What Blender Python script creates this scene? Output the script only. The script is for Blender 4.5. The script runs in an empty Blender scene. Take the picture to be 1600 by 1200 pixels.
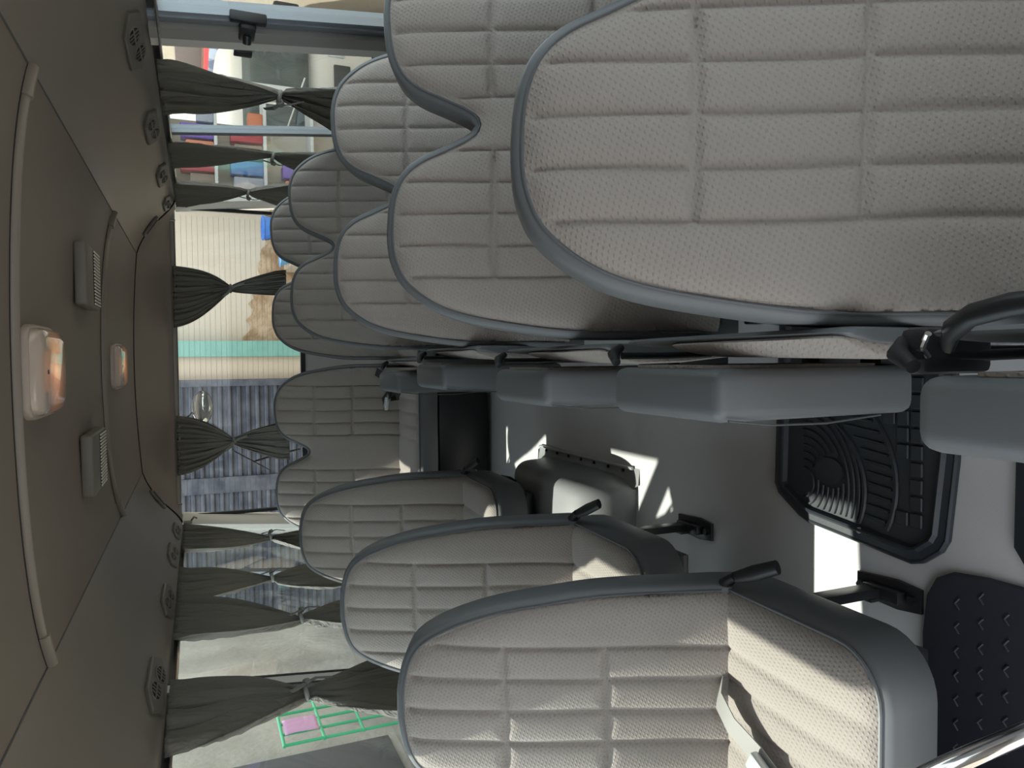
import bpy, bmesh, math, random
import numpy as np
from mathutils import Vector, Matrix
from math import sin, cos, pi, radians, exp, sqrt, tan
random.seed(7)
S = bpy.context.scene
COL = S.collection
HC = 1.2                                   # eye height above the van floor

# ------------------------------------------------------------------ camera
cd = bpy.data.cameras.new('camera'); cam = bpy.data.objects.new('camera', cd); COL.objects.link(cam)
cd.sensor_width = 36; cd.lens = 36 * 1150 / 1600; cd.clip_start = 0.02; cd.clip_end = 200
Rr = Vector((0.99931019, 0.02956754, -0.02247019))    # picture taken with the phone turned on its side
Ru = Vector((0.00904081, 0.39316832, 0.91942207))
Rf = Vector((-0.03601961, 0.91899099, -0.39262979))
m = Matrix.Identity(4)
for i in range(3):
    m[i][0] = -Ru[i]; m[i][1] = Rr[i]; m[i][2] = -Rf[i]; m[i][3] = (0, 0, HC)[i]
cam.matrix_world = m
S.camera = cam

# ------------------------------------------------------------------ light
w = bpy.data.worlds.new('sky'); S.world = w; w.use_nodes = True
bg = w.node_tree.nodes['Background']; bg.inputs[0].default_value = (0.86, 0.93, 1.0, 1); bg.inputs[1].default_value = 2.6
sd = bpy.data.lights.new('sun', 'SUN'); sd.energy = 9.5; sd.angle = radians(0.7); sd.color = (1.0, 0.94, 0.84)
sun = bpy.data.objects.new('sun', sd); COL.objects.link(sun)
sun.rotation_euler = Vector((0.50, -0.38, -1.0)).to_track_quat('-Z', 'Y').to_euler()
sun.location = (-4, 3, 6)
S.view_settings.view_transform = 'Standard'; S.view_settings.look = 'None'
S.view_settings.gamma = 1.0; S.view_settings.use_curve_mapping = False
S.view_settings.exposure = 0.08

# ------------------------------------------------------------------ materials
def mat(name, col, rough=0.6, metal=0.0, spec=0.5, bump=None, var=None, emit=None, trans=None, coat=0.0):
    M = bpy.data.materials.new(name); M.use_nodes = True
    nt = M.node_tree; b = nt.nodes['Principled BSDF']
    b.inputs['Base Color'].default_value = (*col, 1); b.inputs['Roughness'].default_value = rough
    b.inputs['Metallic'].default_value = metal; b.inputs['Specular IOR Level'].default_value = spec
    b.inputs['Coat Weight'].default_value = coat
    tc = nt.nodes.new('ShaderNodeTexCoord')
    if var:                                # (scale, amount, second colour)
        n = nt.nodes.new('ShaderNodeTexNoise'); n.inputs['Scale'].default_value = var[0]; n.inputs['Detail'].default_value = 6
        nt.links.new(tc.outputs['Object'], n.inputs['Vector'])
        r = nt.nodes.new('ShaderNodeValToRGB'); r.color_ramp.elements[0].position = 0.5 - var[1]; r.color_ramp.elements[1].position = 0.5 + var[1]
        r.color_ramp.elements[0].color = (*col, 1); r.color_ramp.elements[1].color = (*var[2], 1)
        nt.links.new(n.outputs['Fac'], r.inputs['Fac']); nt.links.new(r.outputs['Color'], b.inputs['Base Color'])
    if bump:                               # (scale, strength, distance)
        n = nt.nodes.new('ShaderNodeTexNoise'); n.inputs['Scale'].default_value = bump[0]; n.inputs['Detail'].default_value = 5
        nt.links.new(tc.outputs['Object'], n.inputs['Vector'])
        bp = nt.nodes.new('ShaderNodeBump'); bp.inputs['Strength'].default_value = bump[1]; bp.inputs['Distance'].default_value = bump[2]
        nt.links.new(n.outputs['Fac'], bp.inputs['Height']); nt.links.new(bp.outputs['Normal'], b.inputs['Normal'])
    if emit:
        b.inputs['Emission Color'].default_value = (*emit[0], 1); b.inputs['Emission Strength'].default_value = emit[1]
    if trans:                              # cloth that lets some light through
        t = nt.nodes.new('ShaderNodeBsdfTranslucent'); t.inputs[0].default_value = (*trans[0], 1)
        mx = nt.nodes.new('ShaderNodeMixShader'); mx.inputs[0].default_value = trans[1]
        nt.links.new(b.outputs[0], mx.inputs[1]); nt.links.new(t.outputs[0], mx.inputs[2])
        nt.links.new(mx.outputs[0], nt.nodes['Material Output'].inputs[0])
    return M

def math_node(nt, op, a, b=None):
    n = nt.nodes.new('ShaderNodeMath'); n.operation = op
    for i, v in enumerate((a, b)):
        if v is None: continue
        if isinstance(v, (int, float)): n.inputs[i].default_value = v
        else: nt.links.new(v, n.inputs[i])
    return n.outputs[0]

def fabric_mat(name, col, col2):
    M = bpy.data.materials.new(name); M.use_nodes = True
    nt = M.node_tree; b = nt.nodes['Principled BSDF']; b.inputs['Roughness'].default_value = 0.75
    b.inputs['Specular IOR Level'].default_value = 0.25; b.inputs['Sheen Weight'].default_value = 0.15
    tc = nt.nodes.new('ShaderNodeTexCoord'); sp = nt.nodes.new('ShaderNodeSeparateXYZ')
    nt.links.new(tc.outputs['Object'], sp.inputs[0])
    q = math_node(nt, 'ADD', sp.outputs[1], sp.outputs[2])
    u = math_node(nt, 'ADD', math_node(nt, 'MULTIPLY', sp.outputs[0], 520.0), math_node(nt, 'MULTIPLY', q, 150.0))
    v = math_node(nt, 'SUBTRACT', math_node(nt, 'MULTIPLY', sp.outputs[0], 260.0), math_node(nt, 'MULTIPLY', q, 560.0))
    s = math_node(nt, 'MULTIPLY', math_node(nt, 'SINE', u), math_node(nt, 'SINE', v))
    s = math_node(nt, 'POWER', math_node(nt, 'MAXIMUM', s, 0.0), 1.6)
    bp = nt.nodes.new('ShaderNodeBump'); bp.inputs['Strength'].default_value = 0.6; bp.inputs['Distance'].default_value = 0.0016
    nt.links.new(s, bp.inputs['Height'])
    n = nt.nodes.new('ShaderNodeTexNoise'); n.inputs['Scale'].default_value = 900; nt.links.new(tc.outputs['Object'], n.inputs['Vector'])
    b2 = nt.nodes.new('ShaderNodeBump'); b2.inputs['Strength'].default_value = 0.35; b2.inputs['Distance'].default_value = 0.0006
    nt.links.new(n.outputs['Fac'], b2.inputs['Height']); nt.links.new(bp.outputs['Normal'], b2.inputs['Normal'])
    nt.links.new(b2.outputs['Normal'], b.inputs['Normal'])
    n2 = nt.nodes.new('ShaderNodeTexNoise'); n2.inputs['Scale'].default_value = 7; n2.inputs['Detail'].default_value = 4
    nt.links.new(tc.outputs['Object'], n2.inputs['Vector'])
    mx = nt.nodes.new('ShaderNodeMixRGB'); mx.inputs[1].default_value = (*col, 1); mx.inputs[2].default_value = (*col2, 1)
    nt.links.new(n2.outputs['Fac'], mx.inputs[0])
    nt.links.new(mx.outputs[0], b.inputs['Base Color'])
    return M

def glass_mat(name, tint, refl=1.0):
    M = bpy.data.materials.new(name); M.use_nodes = True; nt = M.node_tree; nt.nodes.clear()
    o = nt.nodes.new('ShaderNodeOutputMaterial'); t = nt.nodes.new('ShaderNodeBsdfTransparent'); t.inputs[0].default_value = (*tint, 1)
    g = nt.nodes.new('ShaderNodeBsdfGlossy'); g.inputs['Roughness'].default_value = 0.01; g.inputs['Color'].default_value = (refl, refl, refl, 1)
    f = nt.nodes.new('ShaderNodeFresnel'); ge = nt.nodes.new('ShaderNodeNewGeometry')
    nt.links.new(math_node(nt, 'SUBTRACT', 1.5, math_node(nt, 'MULTIPLY', ge.outputs['Backfacing'], 0.8333)), f.inputs[0]); mx = nt.nodes.new('ShaderNodeMixShader')
    nt.links.new(f.outputs[0], mx.inputs[0]); nt.links.new(t.outputs[0], mx.inputs[1]); nt.links.new(g.outputs[0], mx.inputs[2]); nt.links.new(mx.outputs[0], o.inputs[0])
    return M

FAB = fabric_mat('embossed_fabric', (0.295, 0.262, 0.237), (0.325, 0.29, 0.263))
VIN = mat('grey_vinyl', (0.135, 0.143, 0.150), 0.5, bump=(400, 0.15, 0.0005))
SEAM = mat('seam_piping', (0.10, 0.105, 0.11), 0.6)
BLK = mat('black_plastic', (0.012, 0.013, 0.015), 0.4)
BLM = mat('black_metal', (0.02, 0.021, 0.024), 0.35, spec=0.6)
RUB = mat('black_rubber', (0.036, 0.042, 0.050), 0.42, bump=(60, 0.1, 0.002))
STEPM = mat('step_rubber', (0.045, 0.048, 0.065), 0.5, bump=(80, 0.1, 0.002))
CHR = mat('chrome', (0.75, 0.72, 0.70), 0.12, metal=1.0)
HEAD = mat('headliner_panel', (0.185, 0.155, 0.133), 0.55, bump=(5, 0.1, 0.01))
COVE = mat('cove_panel', (0.215, 0.188, 0.163), 0.38, bump=(3, 0.1, 0.01))
WALLM = mat('side_trim_plastic', (0.33, 0.32, 0.30), 0.5)
PILL = mat('pillar_trim', (0.72, 0.70, 0.64), 0.45)
ALU = mat('aluminium_frame', (0.30, 0.33, 0.36), 0.35, metal=0.6)
GLS = glass_mat('window_glass', (0.90, 0.94, 0.93), 0.8); RGLS = glass_mat('rear_window_glass', (0.93, 0.94, 0.92), 0.3)
CURT = mat('curtain_cloth', (0.165, 0.158, 0.138), 0.8, bump=(300, 0.2, 0.001), trans=((0.42, 0.38, 0.28), 0.16))
def add_folds(M):
    """fine gathered wrinkles running down the cloth"""
    nt = M.node_tree; b = nt.nodes['Principled BSDF']; tc = nt.nodes.new('ShaderNodeTexCoord')
    mp = nt.nodes.new('ShaderNodeMapping'); mp.inputs['Scale'].default_value = (34, 34, 3.0); nt.links.new(tc.outputs['Object'], mp.inputs[0])
    n = nt.nodes.new('ShaderNodeTexNoise'); n.inputs['Scale'].default_value = 1.0; n.inputs['Detail'].default_value = 3; n.inputs['Distortion'].default_value = 0.6
    nt.links.new(mp.outputs[0], n.inputs['Vector'])
    bp_ = nt.nodes.new('ShaderNodeBump'); bp_.inputs['Strength'].default_value = 0.9; bp_.inputs['Distance'].default_value = 0.022
    nt.links.new(n.outputs['Fac'], bp_.inputs['Height']); nt.links.new(bp_.outputs[0], b.inputs['Normal'])
add_folds(CURT)
TIE = mat('tie_cloth', (0.20, 0.195, 0.175), 0.8)
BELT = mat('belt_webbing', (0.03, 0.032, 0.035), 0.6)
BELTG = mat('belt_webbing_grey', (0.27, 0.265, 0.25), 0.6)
SILV = mat('silver_plastic', (0.55, 0.57, 0.58), 0.3, metal=0.3)
VENTM = mat('vent_plastic', (0.16, 0.145, 0.125), 0.45)
DARK = mat('dark_slot', (0.01, 0.01, 0.01), 0.8)
LAMPM = mat('lamp_lens', (0.72, 0.66, 0.60), 0.18, coat=0.5, emit=((1.0, 0.42, 0.16), 0.05))
BULB = mat('lamp_bulb_glow', (0.9, 0.6, 0.4), 0.3, emit=((1.0, 0.40, 0.12), 1.0))

def floor_mat():
    M = mat('vinyl_floor', (0.66, 0.655, 0.65), 0.25, bump=(2.5, 0.1, 0.01), var=(1.3, 0.3, (0.58, 0.58, 0.585)))
    nt = M.node_tree; b = nt.nodes['Principled BSDF']; tc = nt.nodes.new('ShaderNodeTexCoord')
    mp = nt.nodes.new('ShaderNodeMapping'); mp.inputs['Rotation'].default_value = (0, 0, radians(45)); mp.inputs['Scale'].default_value = (40, 40, 40)
    ch = nt.nodes.new('ShaderNodeTexBrick'); ch.inputs['Scale'].default_value = 1.0; ch.inputs['Mortar Size'].default_value = 0.04
    nt.links.new(tc.outputs['Object'], mp.inputs[0]); nt.links.new(mp.outputs[0], ch.inputs[0])
    bp = nt.nodes.new('ShaderNodeBump'); bp.inputs['Strength'].default_value = 0.12; bp.inputs['Distance'].default_value = 0.001
    nt.links.new(ch.outputs['Fac'], bp.inputs['Height'])
    nt.links.new(bp.outputs[0], b.inputs['Normal'])
    return M
FLR = floor_mat()

# ------------------------------------------------------------------ helpers
def link_mesh(name, verts, faces, m_, parent=None, smooth=True, sharp=None):
    me = bpy.data.meshes.new(name); me.from_pydata([tuple(map(float, v)) for v in verts], [], faces)
    me.materials.append(m_); me.update()
    bm = bmesh.new(); bm.from_mesh(me); bmesh.ops.recalc_face_normals(bm, faces=bm.faces); bm.to_mesh(me); bm.free()
    if smooth:
        me.polygons.foreach_set('use_smooth', [True] * len(me.polygons))
        if sharp is not None: me.set_sharp_from_angle(angle=radians(sharp))
    o = bpy.data.objects.new(name, me); COL.objects.link(o)
    if parent: o.parent = parent
    return o

class MB:
    """collects shapes and links them as one mesh"""
    def __init__(s): s.v = []; s.f = []
    def add(s, vs, fs):
        n = len(s.v); s.v += [tuple(v) for v in vs]; s.f += [tuple(i + n for i in f) for f in fs]; return s
    def bm(s, b):
        b.verts.ensure_lookup_table(); b.verts.index_update()
        s.add([tuple(v.co) for v in b.verts], [[v.index for v in f.verts] for f in b.faces]); b.free(); return s
    def box(s, x0, x1, y0, y1, z0, z1, bev=0.0, seg=2, M=None):
        b = bmesh.new(); bmesh.ops.create_cube(b, size=1.0)
        for v in b.verts: v.co = Vector(((x0 + x1) / 2 + v.co.x * (x1 - x0), (y0 + y1) / 2 + v.co.y * (y1 - y0), (z0 + z1) / 2 + v.co.z * (z1 - z0)))
        if bev: bmesh.ops.bevel(b, geom=b.edges[:], offset=bev, segments=seg, affect='EDGES', profile=0.5)
        if M is not None: bmesh.ops.transform(b, matrix=M, verts=b.verts)
        return s.bm(b)
    def tube(s, pts, r, n=10, cap=True, flat=1.0):
        pts = [Vector(p) for p in pts]; rings = []; prev = None
        rr = r if isinstance(r, (list, tuple)) else [r] * len(pts)
        for i, p in enumerate(pts):
            t = (pts[min(i + 1, len(pts) - 1)] - pts[max(i - 1, 0)]).normalized()
            if prev is None:
                a = Vector((0, 0, 1)) if abs(t.z) < 0.9 else Vector((1, 0, 0)); u = t.cross(a).normalized()
            else: u = (prev - t * prev.dot(t)).normalized()
            prev = u; vv = t.cross(u)
            rings.append([p + (u * cos(2 * pi * k / n) + vv * sin(2 * pi * k / n) * flat) * rr[i] for k in range(n)])
        vs = [q for ri in rings for q in ri]; fs = []
        for i in range(len(pts) - 1):
            for k in range(n): fs.append((i * n + k, i * n + (k + 1) % n, (i + 1) * n + (k + 1) % n, (i + 1) * n + k))
        if cap: fs.append(tuple(range(n))); fs.append(tuple((len(pts) - 1) * n + k for k in range(n)))
        return s.add(vs, fs)
    def ribbon(s, pts, wdir, wid, th=0.0016):
        pts = [Vector(p) for p in pts]; wd = Vector(wdir).normalized(); vs = []; fs = []
        for i, p in enumerate(pts):
            t = (pts[min(i + 1, len(pts) - 1)] - pts[max(i - 1, 0)]).normalized()
            w_ = (wd - t * wd.dot(t)).normalized(); nn = t.cross(w_)
            for a, b_ in ((-1, -1), (1, -1), (1, 1), (-1, 1)): vs.append(p + w_ * (a * wid / 2) + nn * (b_ * th / 2))
        for i in range(len(pts) - 1):
            for k in range(4): fs.append((i * 4 + k, i * 4 + (k + 1) % 4, i * 4 + 4 + (k + 1) % 4, i * 4 + 4 + k))
        fs += [(0, 1, 2, 3), tuple((len(pts) - 1) * 4 + k for k in range(4))]
        return s.add(vs, fs)
    def grid(s, rows):
        n = len(rows[0]); vs = [p for r in rows for p in r]
        fs = [(i * n + j, i * n + j + 1, (i + 1) * n + j + 1, (i + 1) * n + j) for i in range(len(rows) - 1) for j in range(n - 1)]
        return s.add(vs, fs)
    def prism(s, poly, z0, z1, bev=0.0):
        """poly in xy, extruded in z, with the upper edge bevelled"""
        n = len(poly)
        def inset(d):
            out = []
            for i in range(n):
                a = Vector(poly[i - 1]); b = Vector(poly[i]); c = Vector(poly[(i + 1) % n])
                e1 = (b - a).normalized(); e2 = (c - b).normalized(); nr = Vector((-(e1.y + e2.y), e1.x + e2.x))
                nr = nr.normalized() if nr.length > 1e-6 else Vector((-e1.y, e1.x))
                out.append(b + nr * d)
            return out
        area = sum(poly[i - 1][0] * poly[i][1] - poly[i][0] * poly[i - 1][1] for i in range(n)); sg = 1 if area > 0 else -1
        rings = [(0, z0), (0, z1 - bev)] + ([(sg * bev * 0.3, z1 - bev * 0.3), (sg * bev, z1)] if bev else [(0, z1)])
        vs = []; fs = []
        for d, z in rings: vs += [(p[0], p[1], z) for p in (inset(d) if d else poly)]
        for r in range(len(rings) - 1):
            for k in range(n): fs.append((r * n + k, r * n + (k + 1) % n, (r + 1) * n + (k + 1) % n, (r + 1) * n + k))
        fs += [tuple(range(n)), tuple((len(rings) - 1) * n + k for k in range(n))]
        return s.add(vs, fs)
    def build(s, name, m_, parent=None, smooth=True, sharp=40): return link_mesh(name, s.v, s.f, m_, parent, smooth, sharp)

def tag(o, label=None, cat=None, group=None, kind=None):
    if label: o['label'] = label
    if cat: o['category'] = cat
    if group: o['group'] = group
    if kind: o['kind'] = kind
    return o
def empty(name, loc=(0, 0, 0)):
    o = bpy.data.objects.new(name, None); COL.objects.link(o); o.location = loc; o.empty_display_size = 0.1; return o
def struct(o): o['kind'] = 'structure'; return o
def copy_tree(o, parent=None):
    c = o.copy(); COL.objects.link(c)
    if parent: c.parent = parent
    for ch in list(o.children): copy_tree(ch, c)
    return c
def resample(pts, step):
    P = np.array(pts, float); d = np.r_[0, np.cumsum(np.hypot(*np.diff(P, axis=0).T))]
    n = max(4, int(d[-1] / step)); t = np.linspace(0, d[-1], n + 1)
    return np.c_[np.interp(t, d, P[:, 0]), np.interp(t, d, P[:, 1])]
def spline(pts, step):
    """Catmull-Rom through pts, then even spacing"""
    P = [np.array(p, float) for p in pts]; P = [2 * P[0] - P[1]] + P + [2 * P[-1] - P[-2]]; out = []
    for i in range(1, len(P) - 2):
        a, b, c, d = P[i - 1:i + 3]
        for t in np.linspace(0, 1, 14, endpoint=False):
            out.append(0.5 * ((2 * b) + (-a + c) * t + (2 * a - 5 * b + 4 * c - d) * t * t + (-a + 3 * b - 3 * c + d) * t ** 3))
    out.append(P[-2]); return resample(out, step)
def inset_open(P, d):
    """move an open outline (left foot, over the top, right foot) inwards"""
    T = np.gradient(P, axis=0); T /= np.linalg.norm(T, axis=1)[:, None]; N = np.c_[T[:, 1], -T[:, 0]]
    Q = P + N * d; Q[0, 1] = P[0, 1]; Q[-1, 1] = P[-1, 1]; return Q

# ------------------------------------------------------------------ seats (local: x across, y to the rear, z up; origin on the floor under the fold of the seat)
JZ = 0.34                                   # height of the fold between seat and back
SV = Vector((0, 0.4027, 0.9153)); FV = Vector((0, -0.9153, 0.4027))
def bp(x, s, d=0.0, j=JZ): return Vector((x, 0, j)) + SV * s + FV * d      # point on the reclined back, d forward of its plane

def make_back(outline, seams, parent, step=0.0045, name='backrest', thick=0.10, j=JZ, depth_groove=0.0095, inset=0.015):
    O = spline(outline, 0.012); O = np.vstack([[O[0, 0], -0.05], O, [O[-1, 0], -0.05]])
    rings = [(0.030, -0.001), (0.012, -0.001), (0.004, -0.004), (0.0, -0.014), (0.0, -0.07), (0.01, -0.09), (0.03, -thick)]
    vs = []; fs = []; n = len(O)
    for ins, dep in rings:
        Q = inset_open(O, ins) if ins else O
        vs += [bp(p[0], p[1], dep, j) for p in Q]
    for r in range(len(rings) - 1):
        for k in range(n): fs.append((r * n + k, r * n + (k + 1) % n, (r + 1) * n + (k + 1) % n, (r + 1) * n + k))
    fs += [tuple(range(n)), tuple((len(rings) - 1) * n + k for k in range(n))]
    back = link_mesh(name, vs, fs, VIN, parent, True, 50)
    # quilted fabric face
    A = spline(outline, step); A = inset_open(A, inset); A[0, 1] = A[-1, 1] = 0.0
    A = A[(A[:, 1] > 0.004)]
    if True:
        keep = [0]
        for i in range(1, len(A)):           # columns must march steadily to the right
            if A[i, 0] > A[keep[-1], 0] + 2e-4: keep.append(i)
        A = A[keep]
    m_ = int(0.6 / step); V = []; xs = []; ss = []
    for x, T in A:
        t = np.linspace(0, 1, m_ + 1); xs.append(np.full(m_ + 1, x)); ss.append(-0.012 + (T + 0.012) * t)
    X = np.array(xs); Z = np.array(ss)
    D = np.full(X.shape, 9.0)
    B = np.vstack([A, [[A[0, 0], 0]], [[A[-1, 0], 0]]])
    for a0, a1 in zip(A[:-1], A[1:]):
        D = np.minimum(D, np.hypot(X - (a0[0] + a1[0]) / 2, Z - (a0[1] + a1[1]) / 2))
    D = np.minimum(D, np.minimum(X - A[0, 0], A[-1, 0] - X)); D = np.maximum(D, 0)
    H = 0.016 * (1 - np.exp(-D / 0.011)) + 0.010 * (1 - np.exp(-D / 0.07))
    G = np.zeros(X.shape); PF = np.zeros(X.shape)
    for kind, c, lo, hi in seams:
        if kind == 'v': dd = np.abs(X - c - 0.0015 * np.sin(Z * 14)); over = np.maximum(0, np.maximum(lo - Z, Z - hi))
        else: dd = np.abs(Z - c - 0.002 * np.sin(X * 17)); over = np.maximum(0, np.maximum(lo - X, X - hi))
        G = np.maximum(G, (1.0 if kind == 'v' else 1.25) * (np.exp(-(dd / (0.0036 if kind == 'v' else 0.0045)) ** 2) * 0.65 + np.exp(-(dd / 0.012) ** 2) * 0.35) * np.exp(-(over / 0.006) ** 2))
    H = H - depth_groove * G * np.clip((D - 0.002) / 0.011, 0, 1) - 0.002
    H += 0.0012 * np.sin(X * 31 + Z * 9) * np.sin(Z * 23 - X * 7)
    rows = [[bp(X[i, k], Z[i, k], H[i, k], j) for k in range(X.shape[1])] for i in range(X.shape[0])]
    mb = MB().grid(rows); panel = mb.build('upholstery_panel', FAB, back, True, None)
    P = inset_open(spline(outline, 0.01), inset - 0.002)
    MB().tube([bp(p[0], max(p[1], 0), 0.0005, j) for p in P], 0.0022, 6).build('piping', SEAM, back)
    return back

def rounded_rect(x0, x1, y0, y1, rf, rb, n=8):
    """plan outline, front (low y) corners rf, back corners rb, counter-clockwise"""
    out = []
    for cx, cy, r, a0 in ((x1 - rf, y0 + rf, rf, -90), (x1 - rb, y1 - rb, rb, 0), (x0 + rb, y1 - rb, rb, 90), (x0 + rf, y0 + rf, rf, 180)):
        for k in range(n + 1):
            a = radians(a0 + 90 * k / n); out.append((cx + r * cos(a), cy + r * sin(a)))
    return out
def inset_closed(P, d):
    P = np.array(P); T = np.roll(P, -1, 0) - np.roll(P, 1, 0); T /= np.linalg.norm(T, axis=1)[:, None]; return P + np.c_[-T[:, 1], T[:, 0]] * d

def make_cushion(x0, x1, y0, y1, z0, z1, seams, parent, name='seat_cushion', rf=0.09, step=0.007, slope=0.05, hs=()):
    P = rounded_rect(x0, x1, y0, y1, rf, 0.03); n = len(P)
    def zz(y, z): return z + slope * (y1 - y) * 0.9       # the cushion rises to the front
    rings = [(0.02, z0), (0.004, z0 + 0.006), (0.0, z0 + 0.02), (-0.003, (z0 + z1) / 2), (0.0, z1 - 0.018), (0.006, z1 - 0.006), (0.018, z1 - 0.002), (0.03, z1 - 0.002)]
    vs = []; fs = []
    for ins, z in rings: vs += [(p[0], p[1], zz(p[1], z)) for p in inset_closed(P, ins)]
    for r in range(len(rings) - 1):
        for k in range(n): fs.append((r * n + k, r * n + (k + 1) % n, (r + 1) * n + (k + 1) % n, (r + 1) * n + k))
    fs += [tuple(range(n)), tuple((len(rings) - 1) * n + k for k in range(n))]
    cu = link_mesh(name, vs, fs, VIN, parent, True, 50)
    i0 = 0.014; ax, bx, ay, by = x0 + i0, x1 - i0, y0 + i0, y1 - i0; r = rf - i0
    nx = int((bx - ax) / step); rows = []
    xs = np.linspace(ax, bx, nx + 1)
    ny = int((by - ay) / step)
    for x in xs:
        e = min(x - ax, bx - x); yo = r - sqrt(max(0, r * r - (r - e) ** 2)) if e < r else 0
        Y = np.linspace(ay + yo, by, ny + 1); row = []
        for y in Y:
            dx = min(x - ax, bx - x); dy = min(y - ay, by - y)
            d = min(dx, dy)
            if x < ax + r and y < ay + r: d = min(d, r - sqrt((ax + r - x) ** 2 + (ay + r - y) ** 2))
            if x > bx - r and y < ay + r: d = min(d, r - sqrt((bx - r - x) ** 2 + (ay + r - y) ** 2))
            d = max(d, 0)
            h = 0.016 * (1 - exp(-d / 0.012)) + 0.012 * (1 - exp(-d / 0.07))
            g = 0
            for s_ in seams:
                dd = abs(x - s_ - 0.002 * sin(y * 17)); g = max(g, exp(-(dd / 0.003) ** 2) * 0.6 + exp(-(dd / 0.013) ** 2) * 0.4)
            for s_ in hs: g = max(g, exp(-((y - s_) / 0.004) ** 2))
            row.append((x, y, zz(y, z1 - 0.004 + h - 0.007 * g * min(1, d / 0.02))))
        rows.append(row)
    MB().grid(rows).build('upholstery_panel', FAB, cu, True, None)
    Q = inset_closed(P, i0 - 0.001)
    pts = [(p[0], p[1], zz(p[1], z1 - 0.001)) for p in Q]; MB().tube(pts + [pts[0]], 0.003, 6, cap=False).build('piping', VIN, cu)
    return cu

SINGLE_HALF = [(-0.225, 0.0), (-0.216, 0.204), (-0.20, 0.32), (-0.183, 0.413), (-0.157, 0.494), (-0.125, 0.551), (-0.088, 0.577), (-0.035, 0.590), (0, 0.591)]
SINGLE = SINGLE_HALF + [(-x, s) for x, s in SINGLE_HALF[-2::-1]]
V5 = [-0.114, -0.057, 0.0, 0.057, 0.114]
def lobe_seams(c, flip=1):
    out = []
    for k in V5: out.append(('v', c + k, -1, 0.6))
    for hgt in (0.392, 0.21): out.append(('h', hgt, c - 0.114, c + 0.114))
    return out
# bench outline about its centre (bench is 0.785 wide)
HB = [(-0.392, 0.0), (-0.389, 0.129), (-0.387, 0.245), (-0.372, 0.362), (-0.353, 0.455), (-0.327, 0.516), (-0.289, 0.562), (-0.252, 0.582), (-0.21, 0.590),
      (-0.155, 0.588), (-0.116, 0.580), (-0.083, 0.563), (-0.056, 0.532), (-0.034, 0.484), (-0.015, 0.444), (0, 0.428)]
BENCH = HB + [(-x, s) for x, s in HB[-2::-1]]

def seat_legs(root, x, y0, y1, zt):
    """flat black upright, long foot plate with bolts"""
    l = MB().box(x - 0.009, x + 0.009, y0 + 0.02, y0 + 0.055, 0.01, zt, 0.002).box(x - 0.016, x - 0.009, y0 + 0.02, y0 + 0.055, 0.01, 0.05, 0.001).build('leg', BLM, root, sharp=30)
    f = MB().prism([(x - 0.022, y0 - 0.05), (x + 0.022, y0 - 0.05), (x + 0.028, y0), (x + 0.022, y0 + 0.09), (x - 0.022, y0 + 0.09), (x - 0.028, y0)], 0.0, 0.008, 0.002)
    f.box(x - 0.012, x + 0.012, y0 - 0.02, y0 + 0.06, 0.006, 0.03, 0.004)
    fo = f.build('foot_plate', BLM, l, sharp=30)
    for yy in (y0 - 0.035, y0 + 0.075):
        MB().tube([(x, yy, 0.006), (x, yy, 0.018)], 0.009, 6).build('bolt', BLK, l, smooth=False)
    return l

def make_lever(root, side):
    x = side * 0.215
    MB().tube([(x, 0.005, 0.30), (x + side * 0.012, 0.0, 0.335), (x + side * 0.03, -0.03, 0.335)], [0.008, 0.009, 0.008], 10).tube(
        [(x + side * 0.028, -0.03, 0.334), (x + side * 0.045, -0.07, 0.328), (x + side * 0.068, -0.12, 0.322)], [0.010, 0.014, 0.012], 10, flat=0.55).build('recline_lever', BLK, root)

def make_single():
    root = empty('passenger_seat')
    make_back(SINGLE, lobe_seams(0.0), root)
    make_cushion(-0.225, 0.225, -0.35, 0.03, 0.215, 0.325, [-0.114, -0.057, 0, 0.057, 0.114], root)
    MB().box(-0.19, 0.19, -0.30, 0.06, 0.195, 0.222, 0.004).build('seat_frame', BLM, root, sharp=30)
    for s_ in (1, -1): seat_legs(root, s_ * 0.185, -0.09, 0, 0.20)
    make_lever(root, 1)
    return root

def make_bench(xs=1.0, rear=False):
    root = empty('bench_seat')
    o = [(x * xs, s) for x, s in BENCH]
    se = []
    cc = 0.161 if not rear else 0.185
    for c in (-cc * xs, cc * xs): se += lobe_seams(c)
    make_back(o, se, root)
    sm = [c + k for c in (-cc * xs, cc * xs) for k in V5]
    make_cushion((-0.392 if rear else -0.345) * xs, 0.392 * xs, -0.37, 0.03, 0.21 if not rear else 0.24, 0.325, sm, root, rf=0.06)
    return root

single = make_single()
LX = -0.635
lab_l = ['beige quilted single seat nearest the camera on the left, sunlit cushion and belt on it',
         'middle beige quilted single seat of the left row, between the nearest and rearmost single seats',
         'rearmost beige quilted single seat of the left row, just ahead of the full-width back seat']
for i, yt in enumerate((1.30, 1.89, 2.72)):
    o = single if i == 0 else copy_tree(single)
    o.location = (LX, yt - 0.24, 0.0)
    tag(o, lab_l[i], 'seat', 'single seats along the left windows')
    if i == 2:                                # short legs: this one stands on the wheel arch
        for c in o.children:
            if c.name.startswith('leg'): c.scale.z = 0.06; c.location.z = 0.187

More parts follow.
